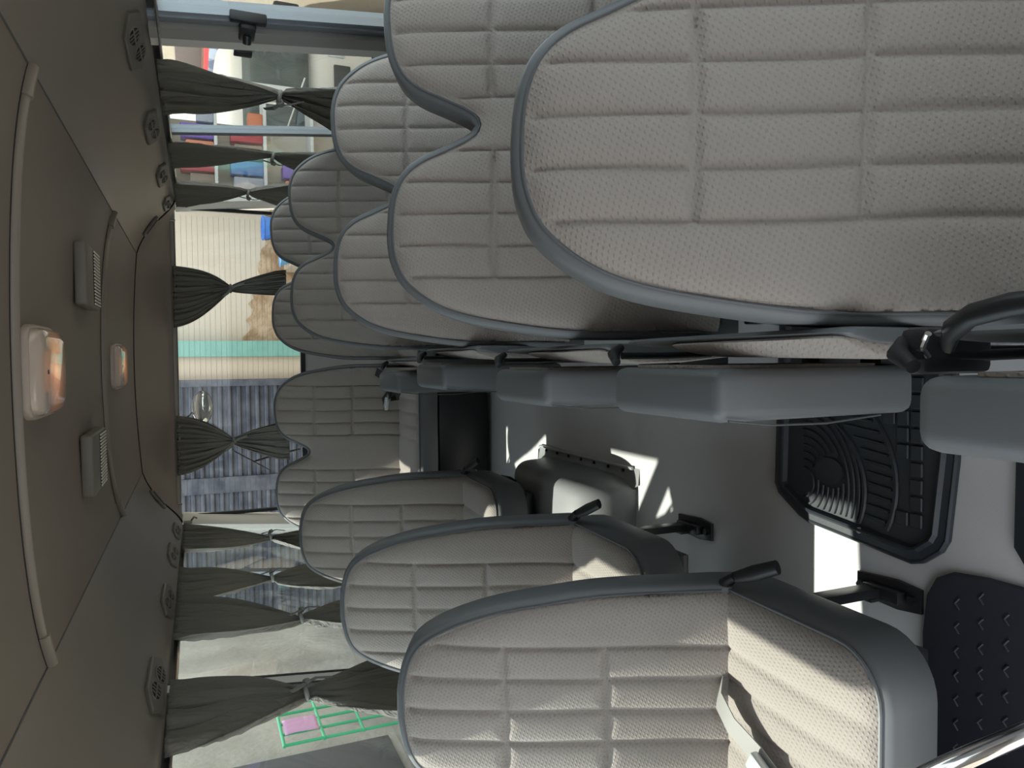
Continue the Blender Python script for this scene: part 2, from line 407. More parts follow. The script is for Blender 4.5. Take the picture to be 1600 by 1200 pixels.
bench = make_bench()
for s_ in (1, -1): seat_legs(bench, s_ * 0.34, -0.14, 0, 0.21)
MB().box(-0.36, 0.36, -0.32, 0.06, 0.19, 0.215, 0.004).build('seat_frame', BLM, bench, sharp=30)
lab_r = ['large grey-beige quilted double seat closest to the camera on the right',
         'second grey-beige quilted double seat on the right, directly behind the closest one',
         'third grey-beige quilted double seat on the right, its dip between two rounded tops in view',
         'fourth grey-beige quilted double seat on the right, just ahead of the back row']
for i, (yt, x) in enumerate(((0.75, 0.42), (1.33, 0.42), (1.91, 0.415), (2.86, 0.42))):
    o = bench if i == 0 else copy_tree(bench)
    o.location = (x, yt - 0.24, 0.0); tag(o, lab_r[i], 'seat', 'double seats along the right windows')

rearb = make_bench(1.055, True)
MB().box(-0.40, 0.40, -0.33, 0.05, 0.02, 0.245, 0.006).build('seat_base', BLK, rearb, sharp=30)
rear_l = copy_tree(rearb)
rearb.location = (0.405, 3.37, 0.0); rear_l.location = (-0.435, 3.37, 0.0)
tag(rearb, 'right half of the full-width back seat, partly hidden by the double seats', 'seat', 'back row seats')
tag(rear_l, 'left half of the full-width back seat, facing the camera at the aisle end', 'seat', 'back row seats')

# ------------------------------------------------------------------ folded aisle seats
def loft(prof, y0, y1, ends, n=14):
    """prof: closed (x, z) outline pulled along y, its ends drawn in"""
    cx = sum(p[0] for p in prof) / len(prof); cz = sum(p[1] for p in prof) / len(prof); mb = MB(); m_ = len(prof)
    st = [(0.0, 0.72), (0.012, 0.88), (0.04, 0.97), (0.09, 1.0)]
    ys = [(y0 + (y1 - y0) * a, s_) for a, s_ in st] + [(y1 - (y1 - y0) * a, s_) for a, s_ in st[::-1]]
    for y, s_ in ys:
        k = (y - y0) / (y1 - y0)
        for x, z in prof:
            mb.v.append((cx + (x - cx) * s_ * (1 - ends * k), y, cz + (z - cz) * (0.5 + s_ * 0.5)))
    for i in range(len(ys) - 1):
        for k in range(m_): mb.f.append((i * m_ + k, i * m_ + (k + 1) % m_, (i + 1) * m_ + (k + 1) % m_, (i + 1) * m_ + k))
    mb.f += [tuple(range(m_)), tuple((len(ys) - 1) * m_ + k for k in range(m_))]
    return mb
def make_jump():
    root = empty('folding_aisle_seat')      # origin on the floor under its near end
    L = 0.25
    mb = MB(); mb.box(-0.035, 0.033, 0, L + 0.01, 0.0, 0.375, 0.018, 4)
    for i, v in enumerate(mb.v):
        x, y, z = v; y += (0.375 - z) * 0.10 * (1 if y < L / 2 else 0.2) - 0.02 * (z < 0.1)
        x -= 0.012 * sin(pi * z / 0.375) * (1 if x < 0 else 0); mb.v[i] = (x - 0.053, y, z + 0.225)
    cu = mb.build('seat_cushion', VIN, root)
    MB().box(-0.020, -0.016, 0.05, L - 0.04, 0.27, 0.585, 0.004, 3).build('upholstery_panel', FAB, cu)
    MB().tube([(-0.086, 0.0, 0.585), (-0.096, 0.015, 0.50), (-0.098, 0.02, 0.40), (-0.091, 0.025, 0.29)], 0.0015, 6).build('piping', SEAM, cu)
    # folded backrest slab beside it, its padded face slanting up from the gap
    pr = [(0.026, 0.25), (0.028, 0.40), (0.028, 0.545), (0.026, 0.565), (0.021, 0.573), (0.016, 0.568), (0.010, 0.545), (0.006, 0.50), (0.005, 0.40), (0.008, 0.25)]
    bk = loft(pr, -0.17, L + 0.02, 0.35).build('backrest', VIN, root, sharp=60)
    pf = [(0.018, 0.570), (0.015, 0.574), (0.008, 0.562), (-0.003, 0.528), (-0.009, 0.49), (-0.007, 0.40), (0.002, 0.30), (0.009, 0.30), (0.009, 0.45), (0.011, 0.53)]
    loft(pf, -0.165, L - 0.10, 0.3).build('upholstery_panel', FAB, bk, sharp=60)
    for y in (0.05, 0.17): MB().box(-0.02, 0.03, y, y + 0.04, 0.13, 0.26, 0.004).build('hinge_bracket', BLM, root, sharp=30)
    MB().tube([(-0.012, L + 0.02, 0.585), (0.0, L + 0.045, 0.575), (0.012, L + 0.055, 0.555)], [0.007, 0.010, 0.007], 12).tube(
        [(-0.002, L + 0.035, 0.565), (-0.002, L + 0.03, 0.48), (0.0, L + 0.02, 0.40)], 0.006, 10).build('hinge_arm', BLK, root)
    return root
jump = make_jump()
jl = ['folded aisle seat at the right edge nearest the camera, with a black hinge beside it',
      'folded aisle seat second from the camera, standing on edge over the ribbed floor mat',
      'folded aisle seat third from the camera, hanging over the bare grey floor',
      'folded aisle seat fourth from the camera, small and pale against the dark back',
      'folded aisle seat farthest from the camera, touching the back row']
for i, (y, x, z) in enumerate(((0.215, 0.0, 0.0), (0.745, 0.003, 0.0), (1.245, -0.005, 0.0), (1.88, 0.003, 0.0), (2.37, -0.026, 0.0))):
    o = jump if i == 0 else copy_tree(jump)
    o.location = (x, y, z); tag(o, jl[i], 'seat', 'folded seats along the aisle')

# ------------------------------------------------------------------ van shell
Y0, Y1 = -1.3, 4.70
def wx(z, side): 
    """inner face of the side wall, leaning in above the waist"""
    c = -0.015
    if z > 0.60: return c + side * (0.945 - (z - 0.60) * 0.096)
    return c + side * 0.945
struct(MB().box(-1.0, 0.97, Y0, 4.75, -0.03, 0.0).build('floor', FLR, smooth=False))
for side, nm in ((1, 'wall_right'), (-1, 'wall_left')):
    a = wx(0.0, side); b = wx(0.60, side)
    Y0w = Y0 if side > 0 else 0.48      # unseen door gap added on the left to let more daylight onto the floor
    mb = MB(); mb.box(min(a, a + side * 0.05), max(a, a + side * 0.05), Y0w, 4.75, 0, 0.60, 0.0)
    mb.box(min(b - side * 0.025, b), max(b - side * 0.025, b), Y0w, 4.7, 0.53, 0.60, 0.012)
    mb.box(min(b - side * 0.012, b), max(b - side * 0.012, b), Y0w, 4.7, 0.08, 0.46, 0.01)
    struct(mb.build(nm, WALLM, sharp=30))
def shell(rows, off):
    """a surface with a second skin offset behind it, closed around the edge"""
    n, m_ = len(rows[0]), len(rows); f = [p for r in rows for p in r]; N = len(f); mb = MB()
    mb.v = [tuple(p) for p in f] + [(p[0] + off[0], p[1] + off[1], p[2] + off[2]) for p in f]
    for i in range(m_ - 1):
        for j in range(n - 1):
            q = (i * n + j, i * n + j + 1, (i + 1) * n + j + 1, (i + 1) * n + j); mb.f += [q, tuple(N + k for k in q[::-1])]
    edge = [i * n for i in range(m_)] + [(m_ - 1) * n + j for j in range(1, n)] + [i * n + n - 1 for i in range(m_ - 2, -1, -1)] + [j for j in range(n - 2, 0, -1)]
    for a, b in zip(edge, edge[1:] + edge[:1]): mb.f.append((a, b, N + b, N + a))
    return mb
# ceiling: slightly arched panel
rows = []
for k in range(41):
    u = -1 + 2 * k / 40; x = -0.015 + u * 0.575
    rows.append([(x, y, 1.48 + 0.02 * (1 - u * u)) for y in (Y0, 1.5, 3.0, 4.32 - 0.08 * (1 - u * u))])
struct(shell(rows, (0, 0, 0.03)).build('ceiling', HEAD, sharp=50))
cove_prof = [(0.575, 1.480), (0.62, 1.466), (0.68, 1.438), (0.74, 1.398), (0.79, 1.352), (0.83, 1.318), (0.86, 1.300), (0.885, 1.290), (0.885, 1.283)]
def cove_z(x):
    a = abs(x + 0.015); return float(np.interp(a, [p[0] for p in cove_prof[:-1]], [p[1] for p in cove_prof[:-1]]))
for side, nm in ((1, 'trim_1'), (-1, 'trim_2')):
    P = spline(cove_prof, 0.01); rows = [[(-0.015 + side * p[0], y, p[1] + 0.0008 * 0) for y in np.linspace(Y0, 4.36, 30)] for p in P]
    struct(shell(rows, (side * 0.008, 0, 0.03)).build(nm, COVE, sharp=50))
# roof skin keeps daylight out
o = MB().box(-1.0, 0.97, Y0, 4.9, 1.56, 1.59).build('ceiling', WALLM, smooth=False); struct(o)
for side in (1, -1):
    a, b = -0.015 + side * 0.893, -0.015 + side * 0.925
    struct(MB().box(min(a, b), max(a, b), Y0, 4.75, 1.285, 1.59).build('trim_3', WALLM, smooth=False))
# rear header: bends down from the ceiling to the top of the rear window
rows = []
for k in range(41):
    u = -1 + 2 * k / 40; x = -0.015 + u * 0.885; row = []
    zt = min(cove_z(x) if abs(u) * 0.885 > 0.575 else 1.48 + 0.02 * (1 - (u * 0.885 / 0.575) ** 2), 1.5)
    ys = 4.24 + 0.08 * min(1, (abs(u) * 0.885 / 0.575) ** 2)
    if abs(u) * 0.885 > 0.575: ys = 4.32 + (abs(u) * 0.885 - 0.575) * 0.30
    zb = 1.322
    for t in np.linspace(0, 1, 9):
        z = zt + (min(zb, zt) - zt) * t ** 1.1; y = ys + (4.62 - ys) * t ** 0.75; row.append((x, y, z))
    rows.append(row)
struct(shell(rows, (0, 0.02, 0.03)).build('wall_rear', HEAD, sharp=50))
struct(MB().box(-0.97, 0.95, 4.62, 4.70, 1.30, 1.36, 0.01).box(-0.96, 0.93, 4.64, 4.75, 1.33, 1.6).build('trim_4', WALLM, smooth=False))
struct(MB().box(-0.97, 0.95, 4.66, 4.74, 0.0, 0.60, 0.01).build('wall_rear', WALLM, smooth=False))
struct(MB().box(-0.91, 0.89, 4.640, 4.668, 0.59, 0.62, 0.005).box(-0.91, 0.89, 4.640, 4.662, 1.305, 1.325, 0.004).box(0.865, 0.885, 4.640, 4.665, 0.61, 1.31, 0.005).box(-0.915, -0.895, 4.640, 4.665, 0.61, 1.31, 0.005).build('window_frame', BLK, smooth=False))
bpy.data.objects['window_frame'].name = 'trim_5'
struct(MB().box(-0.91, 0.885, 4.668, 4.673, 0.60, 1.32).build('window_7', RGLS, smooth=False))
mb = MB()
for k in range(22):                            # heating wires across the rear glass
    z = 0.66 + k * 0.029; mb.box(-0.86, 0.835, 4.6655, 4.667, z, z + 0.0011)
mb.build('heating_wires', mat('wire_brown', (0.16, 0.12, 0.09), 0.6), bpy.data.objects['window_7'], smooth=False)

# cab end behind the camera: unseen wall added to cut front daylight, windscreen opening left in it
struct(MB().box(-1.0, 0.97, -1.36, -1.3, 0, 0.80).box(-1.0, 0.97, -1.36, -1.3, 1.40, 1.6).box(-1.0, -0.9, -1.36, -1.3, 0.8, 1.4).box(0.87, 0.97, -1.36, -1.3, 0.8, 1.4).build('wall_front_light_block', WALLM, smooth=False))

# dark seam strips where ceiling meets coves and rear header
for side in (1, -1):
    struct(MB().tube([(-0.015 + side * 0.576, y, 1.4795) for y in np.linspace(-0.5, 4.32, 12)], 0.0022, 6).build('trim_6', SEAM))
pts = []
for k in range(31):
    u = -1 + 2 * k / 30; pts.append((-0.015 + u * 0.575, 4.32 - 0.08 * (1 - u * u), 1.479 + 0.02 * (1 - u * u)))
struct(MB().tube(pts, 0.004, 6).build('trim_7', DARK))
for side in (1, -1):
    struct(MB().tube([(-0.015 + side * a, 4.32 + (a - 0.575) * 0.30, cove_z(-0.015 + side * a) - 0.001) for a in np.linspace(0.575, 0.885, 16)], 0.004, 6).build('trim_8', DARK))

# ceiling ribs
def rib(yc, bow, idx):
    root = empty('ceiling_rib', (0, 0, 0))
    pts = []
    for k in range(49):
        u = -1 + 2 * k / 48; e = abs(u) ** 5
        pts.append((-0.015 + u * 0.572, yc + bow * (0.35 * u * u + 0.65 * e), 1.479 + 0.02 * (1 - u * u)))
    MB().tube(pts, 0.008, 10, flat=1.6).build('rib_strip', COVE, root)
    MB().tube([(x, y - 0.013, z + 0.0015) for x, y, z in pts], 0.0022, 6).build('rib_seam', DARK, root)
    for q in (pts[:4], pts[-4:]): MB().tube(q, 0.0115, 10, flat=1.5).build('end_cap', COVE, root)
    return root
tag(rib(1.54, 0.115, 0), 'curved raised rib across the ceiling beside the larger dome lamp', 'trim')
tag(rib(2.86, 0.30, 1), 'curved raised rib across the ceiling in front of the far small dome lamp', 'trim')

# dome lamps
def lamp(y0, y1, xw, label):
    cx, cy = -0.02, (y0 + y1) / 2; root = empty('dome_lamp', (cx, cy, 1.50)); hx, hy = xw, (y1 - y0) / 2
    def rr(sx, sy, z): return [(math.copysign(abs(cos(a)) ** 0.35, cos(a)) * sx, math.copysign(abs(sin(a)) ** 0.35, sin(a)) * sy, z) for a in np.linspace(0, 2 * pi, 64, endpoint=False)]
    def stack(rings, nm, m_, par):
        vs = [p for r in rings for p in r]; n = 64; fs = []
        for i in range(len(rings) - 1):
            for k in range(n): fs.append((i * n + k, i * n + (k + 1) % n, (i + 1) * n + (k + 1) % n, (i + 1) * n + k))
        fs.append(tuple((len(rings) - 1) * n + k for k in range(n))); fs.append(tuple(range(n)))
        return link_mesh(nm, vs, fs, m_, par, True, 50)
    stack([rr(hx, hy, 0.0), rr(hx, hy, -0.010), rr(hx * 0.97, hy * 0.98, -0.014), rr(hx * .9, hy * .94, -0.014)], 'lamp_base', mat('lamp_rim', (0.40, 0.34, 0.30), 0.3), root)
    stack([rr(hx * .93, hy * .96, -0.012), rr(hx * .92, hy * .95, -0.022), rr(hx * .86, hy * .9, -0.031), rr(hx * .7, hy * .78, -0.035)], 'lamp_lens', LENS, root)
    MB().tube([(-hx * 0.45, 0.0, -0.0175), (hx * 0.45, 0.0, -0.0175)], 0.0033, 10).build('bulb', BULB, root)
    MB().box(-0.004, 0.004, -hy * .62, -hy * .56, -0.0365, -0.034).build('screw', BLK, root)
    tag(root, label, 'lamp', 'ceiling dome lamps'); return root
def lens_mat():
    """frosted, slightly milky cover lit from inside by a small warm bulb"""
    M = mat('lamp_lens_cover', (0.52, 0.44, 0.39), 0.10, coat=0.6)
    nt = M.node_tree; b = nt.nodes['Principled BSDF']; tc = nt.nodes.new('ShaderNodeTexCoord')
    b.inputs['Emission Color'].default_value = (1.0, 0.36, 0.10, 1)
    mp = nt.nodes.new('ShaderNodeMapping'); mp.inputs['Scale'].default_value = (9, 8, 1); nt.links.new(tc.outputs['Object'], mp.inputs[0])
    ln = nt.nodes.new('ShaderNodeVectorMath'); ln.operation = 'LENGTH'; nt.links.new(mp.outputs[0], ln.inputs[0])
    f = math_node(nt, 'MAXIMUM', math_node(nt, 'SUBTRACT', 1.0, ln.outputs['Value']), 0.0)
    nt.links.new(math_node(nt, 'MULTIPLY', math_node(nt, 'POWER', f, 1.6), 0.7), b.inputs['Emission Strength'])
    b.inputs['Alpha'].default_value = 0.93
    return M
LENS = lens_mat()
lamp(1.60, 1.90, 0.093, 'large rectangular dome lamp with warm glow, nearer of the two on the ceiling')
lamp(3.14, 3.50, 0.09, 'small-looking dome lamp with faint warm glow, farther along the ceiling')

# ceiling grilles
def grille(cx, y0, y1, label):
    root = empty('ceiling_grille', (cx, (y0 + y1) / 2, 1.495)); hy = (y1 - y0) / 2; hx = 0.085
    mb = MB(); mb.box(-hx, hx, -hy, hy, -0.032, 0.0, 0.007, 3); mb.build('housing', VENTM, root)
    MB().box(-hx * .9, hx * .9, -0.01, hy * .86, -0.0335, -0.031).build('slot_recess', DARK, root, smooth=False)
    for k in range(17):
        x = -hx * .86 + 2 * hx * .86 * k / 16
        MB().box(x - 0.0022, x + 0.0022, -0.008, hy * .84, -0.036, -0.032).build('slat', PILL, root, smooth=False)
    tag(root, label, 'vent', 'ceiling speaker grilles'); return root
grille(0.235, 2.25, 2.52, 'small slatted grille box on the ceiling, right of the dome lamp')
grille(-0.285, 2.27, 2.56, 'small slatted grille box on the ceiling, left of the dome lamp')

# air vents on the coves
def air_vent(cx, cy, side, sc, label):
    a = abs(cx + 0.015); dz = (cove_z(cx + 0.02 * side) - cove_z(cx - 0.02 * side)) / (0.04 * side)
    t = Vector((1, 0, dz)).normalized(); yv = Vector((0, 1, 0)); nn = Vector((dz, 0, -1)).normalized()
    root = empty('air_vent', (cx, cy, cove_z(cx))); 
    def q(u, v, h): return t * u * side + yv * v + nn * h
    hu, hv = 0.032 * sc, 0.19 * sc
    poly = [(-hu, -hv * .45), (-hu * .1, -hv), (hu, -hv * .75), (hu, hv * .45), (hu * .1, hv), (-hu, hv * .75)]
    vs = [q(u, v, 0.0) for u, v in poly] + [q(u, v, 0.007) for u, v in poly] + [q(u * .88, v * .94, 0.010) for u, v in poly]; n = 6
    fs = [(i, (i + 1) % n, n + (i + 1) % n, n + i) for i in range(n)] + [(n + i, n + (i + 1) % n, 2 * n + (i + 1) % n, 2 * n + i) for i in range(n)] + [tuple(range(2 * n, 3 * n))]
    link_mesh('vent_plate', vs, fs, VENTM, root, False)
    for s2 in (-1, 1):
        c0 = s2 * hv * .34; co = s2 * hu * .16
        ring = [q(co + hu * .62 * cos(k / 24 * 2 * pi), c0 + hv * .27 * sin(k / 24 * 2 * pi), 0.0108) for k in range(24)]
        MB().add(ring + [q(co, c0, 0.0108)], [(k, (k + 1) % 24, 24) for k in range(24)]).build('louvre_opening', DARK, root, smooth=False)
        mb = MB().tube(ring + [ring[0]], 0.0022, 6, cap=False)
        for f_ in (-.4, 0, .4): mb.tube([q(co - hu * .5, c0 + hv * .27 * f_, 0.012), q(co + hu * .5, c0 + hv * .27 * f_, 0.012)], 0.0018, 6)
        mb.tube([q(co, c0 - hv * .25, 0.013), q(co, c0 + hv * .25, 0.013)], 0.002, 6)
        mb.build('louvre', VENTM, root)
    tag(root, label, 'vent', 'air vents above the windows'); return root
for i, (x, y, sc) in enumerate(((0.802, 2.10, .95), (0.803, 2.84, .95), (0.807, 3.57, .95), (0.805, 4.18, .8))):
    air_vent(x, y, 1, sc, ['diamond-shaped air vent over the nearest curtain on the right side', 'diamond-shaped air vent second from the camera on the right side', 'diamond-shaped air vent third from the camera on the right side', 'narrow air vent at the far right end over the rear corner'][i])
for i, (x, y, sc) in enumerate(((-0.843, 2.10, .95), (-0.848, 2.84, .95), (-0.846, 3.50, .95), (-0.85, 4.0, .8))):
    air_vent(x, y, -1, sc, ['diamond-shaped air vent over the nearest curtain on the left side', 'diamond-shaped air vent second from the camera on the left side', 'diamond-shaped air vent third from the camera on the left side', 'narrow air vent at the far left end beside the rear pillar'][i])
for x, lb in ((0.70, 'slim vent in the right rear corner of the ceiling edge'), (-0.73, 'slim vent in the left rear corner of the ceiling edge')):
    z = cove_z(x); sg = 1 if x > 0 else -1
    root = empty('corner_vent', (x, 4.28, z - 0.006)); an = math.atan2(1.438 - 1.398, 0.06) * sg
    M = Matrix.Rotation(an, 4, 'Y')
    MB().box(-0.06, 0.06, -0.03, 0.03, -0.01, 0.004, 0.004, M=M).build('vent_plate', VENTM, root)
    MB().box(-0.045, 0.045, -0.018, 0.018, -0.012, -0.009, M=M).build('louvre_opening', DARK, root, smooth=False)
    for k in (-1, 0, 1): MB().box(-0.045, 0.045, k * 0.01 - 0.002, k * 0.01 + 0.002, -0.014, -0.011, M=M).build('louvre', VENTM, root, smooth=False)
    tag(root, lb, 'vent')

# side windows: panes, pillars, frames
def slab(side, y0, y1, d0, d1, z0=0.595, z1=1.295, yz=0.0):
    """upright strip following the lean of the window wall"""
    vs = []
    for z in (z0, z1):
        sh = yz * (z - z0)
        for y, d in ((y0, d0), (y1, d0), (y1, d1), (y0, d1)): vs.append((wx(z, side) + side * d, y + sh, z))
    return vs, [(0, 1, 2, 3), (4, 5, 6, 7), (0, 1, 5, 4), (1, 2, 6, 5), (2, 3, 7, 6), (3, 0, 4, 7)]
def strip(nm, m_, *slabs, bev=0.0):
    mb = MB()
    for s_ in slabs: mb.add(*s_)
    return mb.build(nm, m_, smooth=False)
struct(strip('window_1', GLS, slab(1, -1.3, 2.06, 0.012, 0.017)))
struct(strip('window_2', GLS, slab(1, 2.23, 3.10, 0.012, 0.017)))
struct(strip('window_3', GLS, slab(1, 3.14, 4.42, 0.012, 0.017)))
struct(strip('window_4', GLS, slab(-1, 0.52, 2.15, 0.012, 0.017)))
struct(strip('window_5', GLS, slab(-1, 2.2, 3.36, 0.012, 0.017)))
struct(strip('window_6', GLS, slab(-1, 3.42, 4.35, 0.012, 0.017)))
struct(strip('trim_9', PILL, slab(1, 2.165, 2.235, -0.012, 0.03)))
struct(strip('trim_10', WALLM, slab(1, 2.095, 2.165, -0.02, 0.03)))
struct(strip('trim_11', ALU, slab(1, 2.03, 2.093, -0.006, 0.03), slab(1, 2.05, 2.062, -0.012, 0.03)))
struct(strip('trim_12', ALU, slab(1, 3.10, 3.14, 0.0, 0.03)))
struct(strip('trim_13', PILL, slab(1, 4.42, 4.70, -0.006, 0.05)))
struct(strip('trim_14', PILL, slab(-1, 2.15, 2.2, -0.004, 0.03)))
struct(strip('trim_15', BLK, slab(-1, 2.2, 2.212, -0.006, 0.025), slab(-1, 2.135, 2.15, -0.004, 0.025)))
struct(strip('trim_16', ALU, slab(-1, 3.36, 3.42, 0.0, 0.03)))
struct(strip('trim_17', PILL, slab(-1, 4.35, 4.70, -0.006, 0.05)))
struct(strip('trim_18', WALLM, slab(-1, -1.3, -0.85, -0.006, 0.05, 0.0), slab(-1, 0.45, 0.52, -0.006, 0.05)))
for nm, side, sp in (('trim_19', 1, ((-1.3, 2.03), (2.235, 4.42))), ('trim_20', -1, ((0.5, 2.135), (2.212, 4.35)))):
    ss = []
    for a, b in sp: ss += [slab(side, a, b, -0.004, 0.03, 0.595, 0.612), slab(side, a, b, -0.002, 0.03, 1.272, 1.295)]
    struct(strip(nm, BLK, *ss))
def bx(nm, m_, dims, bev, label, cat, group=None, par=None):
    o = MB().box(*dims, bev).build(nm, m_, par, sharp=30)
    if label: tag(o, label, cat, group)
    return o
# window latch on the pillar
root = empty('window_latch', (wx(1.06, 1) - 0.004, 2.06, 1.06))
MB().box(-0.02, 0.006, -0.045, -0.02, -0.045, 0.045, 0.004).build('mount', BLK, root, sharp=30)
MB().box(-0.032, -0.008, -0.03, 0.055, -0.02, 0.02, 0.005).build('handle', BLK, root, sharp=30)
MB().tube([(-0.028, 0.02, 0), (-0.045, 0.035, 0)], 0.011, 10).build('knob', BLM, root)
tag(root, 'black sliding-window latch on the grey and white pillar at the right', 'latch')
o = MB().box(wx(1.06, 1) - 0.014, wx(1.06, 1) - 0.004, 2.25, 2.285, 1.035, 1.085, 0.003).build('window_stop', BLK, sharp=30)
tag(o, 'small black stop clip on the window edge beside the white pillar', 'clip')

# curtain rods
def rod(pts, label):
    root = empty('curtain_rod', pts[0]); q = [Vector(p) - Vector(pts[0]) for p in pts]
    MB().tube(q, 0.0042, 8).build('rod', CHR, root)
    for e in (q[0], q[-1]): MB().tube([e + Vector((0, 0, 0.02)), e, e + Vector((0, 0, -0.006))], 0.006, 8).build('end_bracket', CHR, root)
    tag(root, label, 'curtain rod', 'curtain rods')
rod([(0.845, 0.5, 1.272), (0.845, 2.3, 1.272), (0.845, 4.36, 1.272)], 'thin metal curtain rod above the right side windows')
rod([(-0.875, 0.5, 1.272), (-0.875, 2.3, 1.272), (-0.875, 4.28, 1.272)], 'thin metal curtain rod above the left side windows')
rod([(-0.82, 4.60, 1.302), (0, 4.61, 1.302), (0.79, 4.60, 1.302)], 'thin metal curtain rod above the rear window')

# curtains
def curtain(base, top, tiep, bot, label, seed=0, amp=0.016, folds=7, tail=1):
    """base(a,z,off) maps along-position, height, distance from window to a point"""
    rnd = random.Random(seed); ph = [rnd.uniform(0, 6.28) for _ in range(6)]
    (a0, a1, zt), (at_, ztie), (b0, b1, zb) = top, tiep, bot
    N = 110; rows = []; wt = 0.030
    zs = list(np.linspace(zt, ztie, 30)) + list(np.linspace(ztie, zb, 16))[1:]
    for z in zs:
        if z >= ztie:
            t = (zt - z) / (zt - ztie); c0 = (a0 + a1) / 2; w0 = a1 - a0
            e = t * t * (3 - 2 * t) if t < 1 else 1
            e = 0.35 * t + 0.65 * e ** 1.25
            c = c0 + (at_ - c0) * e; wd = w0 + (wt - w0) * (0.2 * t + 0.8 * t ** 2.1)
            am = amp * (0.75 + 0.2 * sin(pi * t)) * (1 - 0.45 * t)
            gather = exp(-((t) / 0.07) ** 2)
        else:
            t = (ztie - z) / (ztie - zb); c = at_ + ((b0 + b1) / 2 - at_) * t ** .9; wd = wt + ((b1 - b0) - wt) * min(1, (t * 1.25)) ** 0.75
            am = amp * (0.45 + 0.5 * t); gather = 0
        row = []
        for k in range(N + 1):
            u = k / N
            f = (1.7 * abs(sin(pi * folds * u + ph[0] + 0.6 * sin(3 * t + ph[1]))) ** 0.8 - 0.9) + sin(2 * pi * folds * 0.43 * u + ph[2] + 2.0 * t) * 0.5
            f += 0.45 * gather * sin(2 * pi * folds * 2.6 * u + ph[3]) + 0.12 * sin(40 * u + 9 * t + ph[4])
            edge = sin(pi * u) ** 0.5; f = 1.35 * (1 - abs(f) ** 0.75) if False else f
            row.append(base(c + (u - 0.5) * wd + am * .45 * sin(2 * pi * folds * u + ph[5]) * edge, z, 0.012 + am * 0.62 * max(0.0, f + 1.3)))
        rows.append(row)
    o = MB().grid(rows).build('curtain', CURT, sharp=None)
    so = o.modifiers.new('s', 'SOLIDIFY'); so.thickness = 0.0018; so.offset = 0
    tag(o, label, 'curtain', 'tied-back window curtains')
    pts = [base(at_ + 0.021 * cos(k / 16 * 2 * pi), ztie + 0.004 * sin(k / 16 * 2 * pi), 0.034 + 0.017 * sin(k / 16 * 2 * pi)) for k in range(17)]
    mb = MB().tube(pts, 0.007, 8, cap=False)
    mb.tube([base(at_ + tail * 0.012, ztie, 0.055), base(at_ + tail * 0.004, ztie - 0.004, 0.060), base(at_, ztie - 0.008, 0.055)], 0.010, 8)
    wdv = Vector(base(1, 1, 0)) - Vector(base(0, 1, 0))
    mb.ribbon([base(at_, ztie, 0.058), base(at_ - tail * 0.03, ztie + 0.016, 0.062), base(at_ - tail * 0.05, ztie + 0.045, 0.058)], wdv + Vector((0, 0, 1)), 0.013)
    mb.ribbon([base(at_, ztie, 0.058), base(at_ + tail * 0.015, ztie - 0.03, 0.064), base(at_ + tail * 0.03, ztie - 0.075, 0.056)], wdv, 0.013)
    mb.build('tie_band', TIE, o)
    return o
def side_base(side): return lambda a, z, off: (wx(z, side) - side * (off - 0.004), a, z)
rear_base = lambda a, z, off: (a, 4.625 - off, z)
RB, LB = side_base(1), side_base(-1)
curtain(RB, (2.30, 2.79, 1.285), (2.57, 0.93), (2.44, 2.90, 0.66), 'wide grey curtain nearest the camera on the right, tied in the middle', 1, 0.034, 7, -1)
curtain(RB, (3.15, 3.54, 1.285), (3.36, 0.88), (3.33, 3.72, 0.66), 'narrow grey curtain second along the right windows', 2, 0.028, 6)
curtain(RB, (3.82, 4.38, 1.285), (4.11, 0.935), (3.9, 4.5, 0.66), 'grey curtain beside the right rear pillar, tied with a knot', 3, 0.03, 7)
curtain(rear_base, (0.185, 0.535, 1.318), (0.415, 1.012), (0.39, 0.535, 0.70), 'dark grey tied curtain on the rear window, in front of the cream wall', 4, 0.020, 11)
curtain(rear_base, (-0.66, -0.315, 1.318), (-0.475, 1.014), (-0.60, -0.38, 0.70), 'dark grey tied curtain on the rear window, in front of the corrugated gate', 5, 0.020, 11)
curtain(LB, (3.64, 4.21, 1.285), (3.93, 0.875), (3.62, 4.05, 0.66), 'olive-grey curtain at the left rear corner beside the pillar', 6, 0.028, 7)
curtain(LB, (2.92, 3.31, 1.285), (3.17, 0.935), (2.98, 3.38, 0.66), 'narrow dark curtain second from the rear on the left windows', 7, 0.028, 6)
curtain(LB, (2.46, 2.90, 1.285), (2.64, 0.885), (2.48, 2.76, 0.66), 'long grey-brown curtain on the left with a pale bow at its tie', 8, 0.032, 7)
curtain(LB, (1.76, 2.15, 1.285), (2.02, 0.95), (1.80, 2.16, 0.66), 'wide curtain nearest the camera on the left, sunlit along its edge', 9, 0.034, 7)

# hooks and belt anchors at the rear pillars
for sx, lb in ((1, 'small grey hook bracket at the top of the right rear pillar'), (-1, 'small grey hook bracket at the top of the left rear pillar')):
    x = wx(1.27, sx); root = empty('pillar_hook', (x - sx * 0.004, 4.40, 1.28))
    MB().box(-0.012, 0.004, -0.04, 0.04, -0.035, 0.012, 0.005).build('mount', VENTM, root, sharp=30)
    MB().tube([(-sx * 0.01, 0, -0.03), (-sx * 0.028, 0, -0.045), (-sx * 0.02, 0, -0.06)], 0.005, 8).build('hook', VENTM, root)
    tag(root, lb, 'hook')

